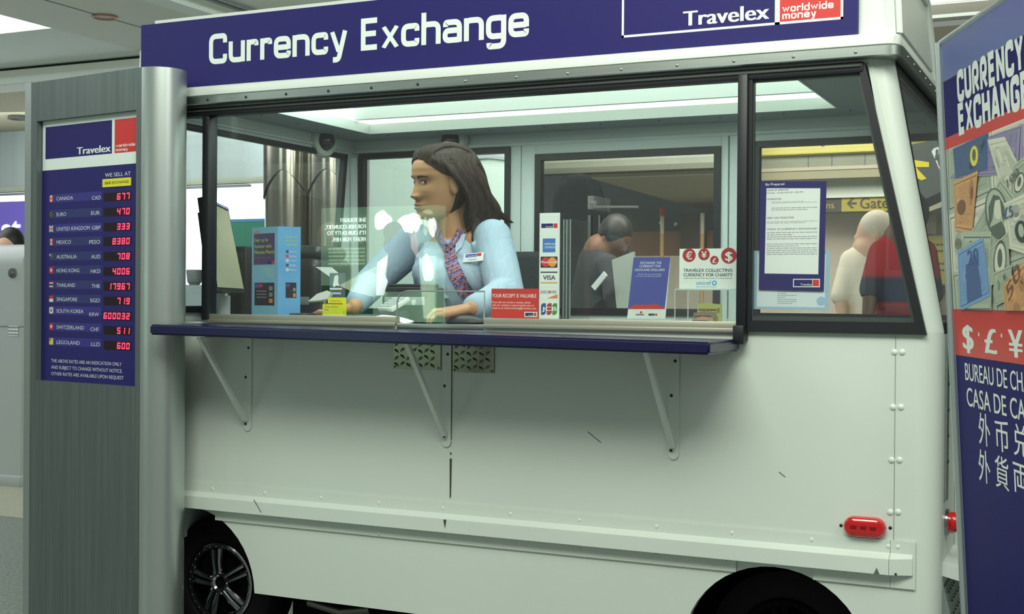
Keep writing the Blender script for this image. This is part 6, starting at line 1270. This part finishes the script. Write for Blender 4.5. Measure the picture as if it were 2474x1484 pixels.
tie = strip_px('tie', [((1066, 597), (1090, 592)), ((1073, 612), (1101, 606)), ((1075, 640), (1108, 634)), ((1084, 668), (1120, 660)), ((1098, 692), (1132, 684)), ((1116, 722), (1150, 712))], TIE, .006)
b = MB()
def on_pts(pts, lift): return [on_shirt(x, y, lift) for x, y in pts]
for nm, cl_ in (('collar_band', [(1054, 548), (1062, 575), (1074, 594), (1080, 602)]), ('collar_band', [(1112, 556), (1104, 576), (1092, 592), (1084, 602)])):
    b = MB(); pts = [on_shirt(x, y, .005) for x, y in cl_]; b.tube(pts, [.010, .0115, .011, .009], TIE, 8); b.build(nm, tie)
b = MB(); kq = on_shirt(1080, 600, .008); b.tube([kq+Vector((0, 0, .014)), kq+Vector((0, 0, -.010))], [.013, .0105], TIE, 10); b.build('tie_knot', tie)
b = MB(); pc4 = [(1094, 575), (1124, 566), (1114, 598), (1099, 616)]; P4 = [Vector(AY(1102, 574, 3.435)), Vector(AY(1128, 560, 3.46)), on_shirt(1116, 596, .008), on_shirt(1100, 612, .010)]; b.prism([tuple(p) for p in P4], tuple(-tocam*.003), SHIRT); b.build('collar', clerk)
# name badge
q = [on_shirt(x, y, .006) for x, y in ((1118, 634), (1166, 630), (1165, 612), (1118, 614))]; o_ = q[0]; un = (q[1]-q[0]); s = Sheet(o_, un, (q[3]-q[0])-un*((q[3]-q[0]).dot(un)/un.dot(un)), step=.0004); W_ = un.length; H_ = (q[3]-q[0]).dot(s.V)
s.slab(0, 0, W_, H_, .002, mat('badge white', (226, 232, 234), .35)); s.rect(W_*.12, H_*.55, W_*.66, H_*.9, mat('badge blue print', (60, 62, 170), .5), 1); s.rect(W_*.68, H_*.6, W_*.9, H_*.93, RED, 1); s.text('Travelex', W_*.16, H_*.6, W_*.64, H_*.2, SIGNW, 2, .0); s.rect(W_*.25, H_*.2, W_*.7, H_*.28, mat('print light grey', (156, 160, 166), .6), 1); s.build('name_badge', clerk)
# ---- hair: a close cap and long wavy locks swept back and over her left shoulder
t = bmesh.new(); nz, na = 60, 160; R = []
def hair_r(z, a):
    xf, xb, wd = prof(z); xc = (xf+xb)/2; ca, sa = math.cos(a), math.sin(a); r = (abs(ca)**2.2+abs(sa)**2.2)**(-1/2.2); return xc+((xf-xc) if ca > 0 else (xc-xb))*ca*r, wd*sa*r
def hairline(a):
    """lowest height of the hair at azimuth a (0 = forehead)"""
    d = abs((a+math.pi) % (2*math.pi)-math.pi); K = ((0, .070), (.45, .064), (.8, .046), (1.15, .024), (1.45, .012), (1.62, .010), (1.80, -.06), (1.9, -.0995), (4, -.0995))
    for p, q in zip(K, K[1:]):
        if d <= q[0]: return lerp(p[1], q[1], (d-p[0])/(q[0]-p[0]))
    return -.0995
capv = {}
capb = bmesh.new()
for j in range(na):
    a = 2*math.pi*j/na; z0c = max(hairline(a), -.10)
    for i in range(nz+1):
        z = lerp(z0c, .1035, i/nz); x, y = hair_r(z, a); d = z-z0c; th_ = .0015+.0075*min(1, max(0, d/.022))+.010*max(0, -math.cos(a))*min(1, max(0, (z+.05)/.06)); th_ += .0005*math.sin(a*34+z*90)
        n_ = Vector((x+.008, y, max(0, z-.02)*1.1)).normalized(); capv[i, j] = (capb.verts.new(hd_(*(Vector((x+(feat(y, z) if math.cos(a) > 0 else 0), y, z))+n_*th_))), d)
for i in range(nz):
    for j in range(na):
        q = [capv[i, j], capv[i, (j+1) % na], capv[i+1, (j+1) % na], capv[i+1, j]]; capb.faces.new([p[0] for p in q])
top = capb.verts.new(hd_(-.01, 0, .112))
for j in range(na): capb.faces.new((capv[nz, j][0], capv[nz, (j+1) % na][0], top))
bmesh.ops.delete(capb, geom=[v for v in capb.verts if not v.link_faces], context='VERTS')
hm = bpy.data.meshes.new('hair'); capb.to_mesh(hm); capb.free(); hair = mesh_obj(hm, 'hair', HAIR, clerk); so_ = hair.modifiers.new('thickness', 'SOLIDIFY'); so_.thickness = .004; so_.offset = -1
def catmull(P_, n):
    P_ = [P_[0]*2-P_[1]]+P_+[P_[-1]*2-P_[-2]]; out = []
    for i in range(1, len(P_)-2):
        p0, p1, p2, p3 = P_[i-1:i+3]
        for k in range(n): t = k/n; out.append(.5*((2*p1)+(p2-p0)*t+(2*p0-5*p1+4*p2-p3)*t*t+(3*p1-p0-3*p2+p3)*t**3))
    out.append(P_[-2]); return out
rh = random.Random(11); lockb = MB()
def lock(P_, r, wave=.004, n=7, flat=.6):
    pts = catmull([Vector(p) for p in P_], n); ph = rh.uniform(0, 6); m = len(pts); out = []; rad = []
    for i, p in enumerate(pts):
        s_ = i/(m-1); am = wave*max(0, s_-.25)*1.6; out.append(hd_(*(p+Vector((math.sin(ph+s_*9)*am, math.cos(ph*1.3+s_*8)*am*.7, 0))))); rad.append(r*(.75+.35*math.sin(min(1, s_*1.6)*math.pi*.5))*(1 if s_ < .72 else max(.08, (1-(s_-.72)/.28)**.8)))
    lockb.tube(out, rad, HAIR, 7, flat=flat)
for i in range(80):          # her left side, towards the viewer
    f = rh.random(); x0 = lerp(.072, -.085, f); z0_ = .097-.35*abs(x0+.01)**1.25 if x0 < .03 else lerp(.091, .072, (x0-.03)/.042); y0 = rh.uniform(-.004, .03)
    e = rh.uniform(-.004, .006); x1 = lerp(.010, -.080, f); x2 = lerp(-.042, -.105, f); x3 = lerp(-.050, -.135, f)+rh.uniform(-.01, .01); x4 = x3+rh.uniform(-.02, .012); ln = rh.uniform(.0, .05)
    P_ = [(x0, y0, z0_+.008), (lerp(x0, x1, .55), lerp(y0, .080, .62)+e, lerp(z0_, .055, .5)+.007), (x1, .083+e, .030), (x2, .088+e*1.5, -.045), (x3, .080+e*2, -.115), (x4, .066+rh.uniform(-.02, .02), -.165-ln)]
    lock(P_, rh.uniform(.0075, .0115), .010)
for i in range(46):          # back of the head
    y0 = rh.uniform(-.06, .06); e = rh.uniform(-.006, .006); ln = rh.uniform(0, .05)
    lock([(-.045, y0*.6, .096), (-.096+e, y0, .062), (-.118+e, y0*1.1, .0), (-.132+e*2, y0*1.15, -.07), (-.142+e*2, y0*1.1, -.135), (-.140+rh.uniform(-.03, .02), y0, -.165-ln)], rh.uniform(.009, .013), .010)
for i in range(34):          # swept back from the hairline over the forehead and temple
    f = i/33; a = lerp(-.35, 1.5, f); z = hairline(a)+.001; x, y = hair_r(z, a); e = rh.uniform(-.003, .003); n_ = Vector((x, y, 0)).normalized()*.003
    lock([Vector((x, y, z))+n_*.3, Vector((lerp(x, -.01, .35), y*1.06+.004+e, z+.020)), Vector((lerp(x, -.05, .65), lerp(y, .086, .7)+e, lerp(z, .040, .5)+.012)), Vector((lerp(x, -.09, .9), .090+e, .0)), Vector((-.10+e, .088, -.07))], rh.uniform(.0055, .008), .004)
for i in range(30):          # from the forehead straight back over the crown
    a = lerp(-1.0, .75, i/29); z = hairline(a)+.0015; x, y = hair_r(z, a); e = rh.uniform(-.003, .003)
    lock([Vector((x+.001, y, z)), Vector((x*.74, y*.98, lerp(z, .101, .72)+.004)), Vector((-.012+e, y*.86+.004, .107+e*.4)), Vector((-.078, y*.95+.010, .086+e)), Vector((-.112+e, y*1.1+.014, .030)), Vector((-.122+e, y*1.2+.02, -.03))], rh.uniform(.0065, .009), .003, flat=.5)
for i in range(24):          # her right side
    f = rh.random(); x0 = lerp(.066, -.06, f); e = rh.uniform(-.004, .004)
    lock([(x0, -.006, .100 if x0 < .04 else .080), (lerp(x0, -.0, .5), -.062, .070), (lerp(.02, -.08, f), -.082+e, .02), (lerp(-.03, -.10, f), -.084+e, -.05), (lerp(-.045, -.11, f), -.07, -.12)], rh.uniform(.008, .011), .006)
for i in range(9):           # ends lying forward on the chest and one wisp over the shoulder
    e = rh.uniform(-.008, .008); lock([(-.050, .086, -.06), (-.062+e, .090, -.11), (-.058+e, .094, -.155), (-.062+e*1.5, .098+e, -.185), (-.078+e*2, .092+e, -.208)], rh.uniform(.007, .010), .008)
for i in range(7):
    e = rh.uniform(-.008, .008); lock([(-.11, .06, -.05), (-.135+e, .068, -.085), (-.165+e, .066+e, -.108), (-.195+e, .058+e, -.122), (-.225+e, .045, -.140)], rh.uniform(.007, .010), .006)
for i in range(10):
    e = rh.uniform(-.01, .01); lock([(-.09, .072, .04), (-.112, .08+e, -.01), (-.128+e, .082+e, -.06), (-.15+e*2, .08+e, -.10), (-.17+e, .07, -.125)], rh.uniform(.006, .009), .012)
lk = lockb.build('hair_locks', hair)
# trousers and chair
t = bmesh.new(); cone_prim(t, PE, PE+Vector((.02, 0, .08)), .125, .118); 
for sg in (-1, 1):
    hip = PE+TX*(.075*sg); kn_ = V((-1.62+.075*sg-.03, 3.20, .83)); ft_ = V((-1.62+.07*sg, 3.38, .40)); cone_prim(t, hip, kn_, .085, .06); cone_prim(t, kn_, ft_, .058, .045); cone_prim(t, ft_+V((0, .01, -.02)), ft_+V((-.01, -.10, -.03)), .036, .030)
mesh_obj(organic(t, .008, 3), 'trousers', TROU, clerk)
CHF = mat('chair fabric', (40, 46, 50), .85, bump=(90, .2)); ch = empty('office_chair', (-1.63, 3.70, .335), 'dark grey office chair behind the seated clerk', 'chair')
b = MB(); b.box((-1.86, 3.50, .70), (-1.42, 3.80, .765), CHF, .025, seg=4); b.build('seat', ch)
b = MB(); xl = AY(1232, 620, 3.86)[0]; xr = AY(1335, 620, 3.86)[0]; zt = AY(1270, 608, 3.86)[2]; b.box((xl-.16, 3.84, .84), (xr, 3.90, zt), CHF, .024, seg=4); b.build('backrest', ch)
b = MB(); b.tube([(-1.64, 3.66, .36), (-1.64, 3.66, .70)], .024, BLACKP, 12); b.build('stem', ch); b = MB(); b.box((-1.66, 3.80, .66), (-1.60, 3.86, .95), BLACKP, .01); b.build('back_bar', ch)
b = MB()
for i in range(5): a = i*2*math.pi/5+.3; b.tube([(-1.64, 3.66, .375), (-1.64+.2*math.cos(a), 3.66+.2*math.sin(a), .35)], [.018, .012], BLACKP, 8)
b.build('base', ch)
# ---- passers-by beyond the windows
def figure(label, J, skin, hairc, top_m, leg_m, voxel=.012, hairlong=.0, sleeves=1.0, legs=True):
    """J: pixel positions -> joints; head, neck, shoulders, elbows, wrists, hips"""
    y = J['y']; k = J['s']; Pj = {n: Vector(AY(*p[:2], y+(p[2] if len(p) > 2 else 0))) for n, p in J.items() if n not in ('y', 's', 'face')}
    t = bmesh.new(); h = Pj['head']; f = Vector(J['face']).normalized(); M = frame_of(f)
    ell_prim(t, h, (.098*k, .076*k, .118*k), M); ell_prim(t, h+M @ Vector((.045*k, 0, -.06*k)), (.05*k, .05*k, .055*k), M); ell_prim(t, h+M @ Vector((.098*k, 0, -.02*k)), (.018*k, .013*k, .022*k), M)
    for sg in (-1, 1): ell_prim(t, h+M @ Vector((-.005*k, sg*.078*k, -.01*k)), (.02*k, .01*k, .032*k), M)
    cone_prim(t, h+M @ Vector((-.015*k, 0, -.08*k)), Pj['neck'], .055*k, .06*k); cone_prim(t, Pj['neck'], (Pj['hipl']+Pj['hipr'])/2, .10*k, .10*k); cone_prim(t, Pj['shl'], Pj['shr'], .05*k, .05*k)
    for sd in 'lr':
        cone_prim(t, Pj['sh'+sd], Pj['el'+sd], .048*k, .038*k); cone_prim(t, Pj['el'+sd], Pj['wr'+sd], .038*k, .027*k); d = (Pj['wr'+sd]-Pj['el'+sd]).normalized(); w0 = Pj['wr'+sd]; side = d.orthogonal().normalized()
        cone_prim(t, w0, w0+d*.07*k, .028*k, .03*k)
        for i in range(4): b0 = w0+d*.07*k+side*(i-1.5)*.018*k; cone_prim(t, b0, b0+d*(.06+.01*(i in (1, 2)))*k+Vector((0, 0, -.01)), .010*k, .008*k, 8, 3)
        cone_prim(t, w0+d*.02*k+side*.02*k, w0+d*.06*k+side*.06*k, .012*k, .009*k, 8, 3)
    o = bpy.data.objects.new('person', organic(t, min(voxel, .009), 3)); C.objects.link(o); o.data.materials.append(skin); o.data.shade_smooth(); tag(o, label, 'person')
    t = bmesh.new(); mid = (Pj['hipl']+Pj['hipr'])/2; chest = Pj['neck'].lerp(mid, .3); ax = (Pj['shl']-Pj['shr']).normalized(); Mt = frame_of(ax.cross(Vector((0, 0, 1))))
    ell_prim(t, chest, (.11*k, .15*k, .20*k), Mt); cone_prim(t, chest, mid, .12*k, .12*k); cone_prim(t, Pj['shl'], Pj['shr'], .062*k, .062*k); ell_prim(t, mid, (.12*k, .15*k, .12*k), Mt)
    for sd in 'lr':
        cone_prim(t, Pj['sh'+sd], Pj['el'+sd].lerp(Pj['sh'+sd], 1-min(1, sleeves)), .062*k, .056*k)
        if sleeves > 1: cone_prim(t, Pj['el'+sd], Pj['wr'+sd], .06*k, .045*k)
    cone_prim(t, Pj['neck']+Vector((0, 0, -.02)), chest, .066*k, .12*k); cl = mesh_obj(organic(t, voxel, 5), 'shirt', top_m, o)
    t = bmesh.new()
    for sd in 'lr': 
        hp = Pj['hip'+sd]; cone_prim(t, hp+Vector((0, 0, -.04)), Vector((hp.x, hp.y, hp.z*.52)), .10*k, .07*k); cone_prim(t, Vector((hp.x, hp.y, hp.z*.52)), Vector((hp.x, hp.y, .09)), .07*k, .05*k); cone_prim(t, Vector((hp.x, hp.y, .045)), Vector((hp.x, hp.y, .045))+f*.14, .045, .04)
    mesh_obj(organic(t, voxel, 4), 'trousers', leg_m, o)
    t = bmesh.new(); ell_prim(t, h+M @ Vector((-.016*k, 0, .028*k)), (.104*k, .087*k, .112*k), M); 
    if hairlong: ell_prim(t, h+M @ Vector((-.06*k, 0, -.05*k)), (.06*k, .085*k, .12*k), M)
    hb = organic(t, .01, 3); bmh = bmesh.new(); bmh.from_mesh(hb); bmesh.ops.bisect_plane(bmh, geom=bmh.verts[:]+bmh.edges[:]+bmh.faces[:], plane_co=h+M @ Vector((.066*k, 0, .02*k)), plane_no=M @ Vector((.8, 0, -.6)), clear_outer=True); bmh.to_mesh(hb); bmh.free(); mesh_obj(hb, 'hair', hairc, o)
    return o
FSK = mat('light skin', (206, 164, 140), .55); DSK = mat('deep brown skin', (112, 76, 56), .5); HK = mat('black hair', (26, 24, 24), .5); HG = mat('pale hair', (196, 186, 170), .6)
figure('person in a cream shirt walking behind the notice in the side window', dict(y=6.2, s=.84, face=(-.9, -.3, 0), head=(2112, 566), neck=(2100, 606), shl=(2138, 634, .05), shr=(2056, 628, -.02), ell=(2140, 720, .08), elr=(2030, 716, -.08), wrl=(2112, 790, .0), wrr=(2040, 800, -.12), hipl=(2112, 800), hipr=(2072, 800)), FSK, HG, mat('cream cloth', (226, 214, 196), .8), TROU)
figure('person in a navy and red polo shirt partly hidden by the window pillar', dict(y=5.2, s=.84, face=(-.6, .8, 0), head=(2192, 530), neck=(2184, 582), shl=(2232, 610, .0), shr=(2130, 610, -.05), ell=(2250, 712), elr=(2104, 700, -.08), wrl=(2220, 790, -.05), wrr=(2096, 780, -.12), hipl=(2208, 800), hipr=(2146, 800)), DSK, HK, mat('navy and red knit', (40, 40, 72), .8, noise=((.1, .1, 6.5), (176, 32, 42), .02)), TROU, sleeves=1.0)
pf = figure('stooping person in dark clothes holding white paper behind the van door', dict(y=6.6, s=.98, face=(.75, -.35, -.55), head=(1486, 576), neck=(1452, 606), shl=(1472, 640, -.12), shr=(1420, 634, .12), ell=(1482, 716, -.2), elr=(1404, 720, .16), wrl=(1500, 770, -.22), wrr=(1470, 790, .1), hipl=(1432, 790, -.08), hipr=(1400, 790, .08)), DSK, HK, mat('dark charcoal cloth', (48, 50, 54), .85), TROU, sleeves=1.6)
b = MB(); p = [AY(x, y, 6.34) for x, y in ((1478, 628), (1530, 608), (1532, 700), (1520, 748), (1490, 748))]; b.prism([tuple(q) for q in p], (0, .03, 0), mat('paper bag white', (176, 184, 176), .7)); tag(b.build('paper_bag'), 'white paper bag held by the stooping person behind the van door', 'bag')
b = MB(); p = [AY(x, y, 6.28) for x, y in ((1428, 692), (1458, 656), (1466, 666), (1437, 702))]; b.prism([tuple(q) for q in p], (0, .015, 0), PAPER); tag(b.build('paper_sheet'), 'narrow slanted white paper slip in front of the stooping person', 'paper')
b = MB(); p0 = AY(1394, 748, 6.9); p1 = AY(1424, 678, 6.9); b.prism([(p0[0], 6.9, 0), (p1[0], 6.9, 0), (p1[0], 6.9, p1[2]-.06), (p1[0]-.03, 6.9, p1[2]), (p0[0], 6.9, p1[2])], (0, .03, 0), PAPER); ob = b.build('standing_board'); tag(ob, 'narrow white board standing left of the stooping person', 'board')
b = MB(); b.box((p0[0]-.06, 6.84, 0), (p1[0]+.06, 6.99, .03), GREYT, .004); b.build('foot', ob)
figure('person with dark hair whose head shows above the grey ticket machine', dict(y=6.3, s=1.0, face=(.3, -.9, 0), head=(24, 598), neck=(24, 640), shl=(56, 668), shr=(-8, 668), ell=(62, 750), elr=(-16, 750), wrl=(58, 820), wrr=(-12, 820), hipl=(38, 840), hipr=(8, 840)), FSK, HK, mat('grey cloth', (120, 122, 128), .8), TROU)
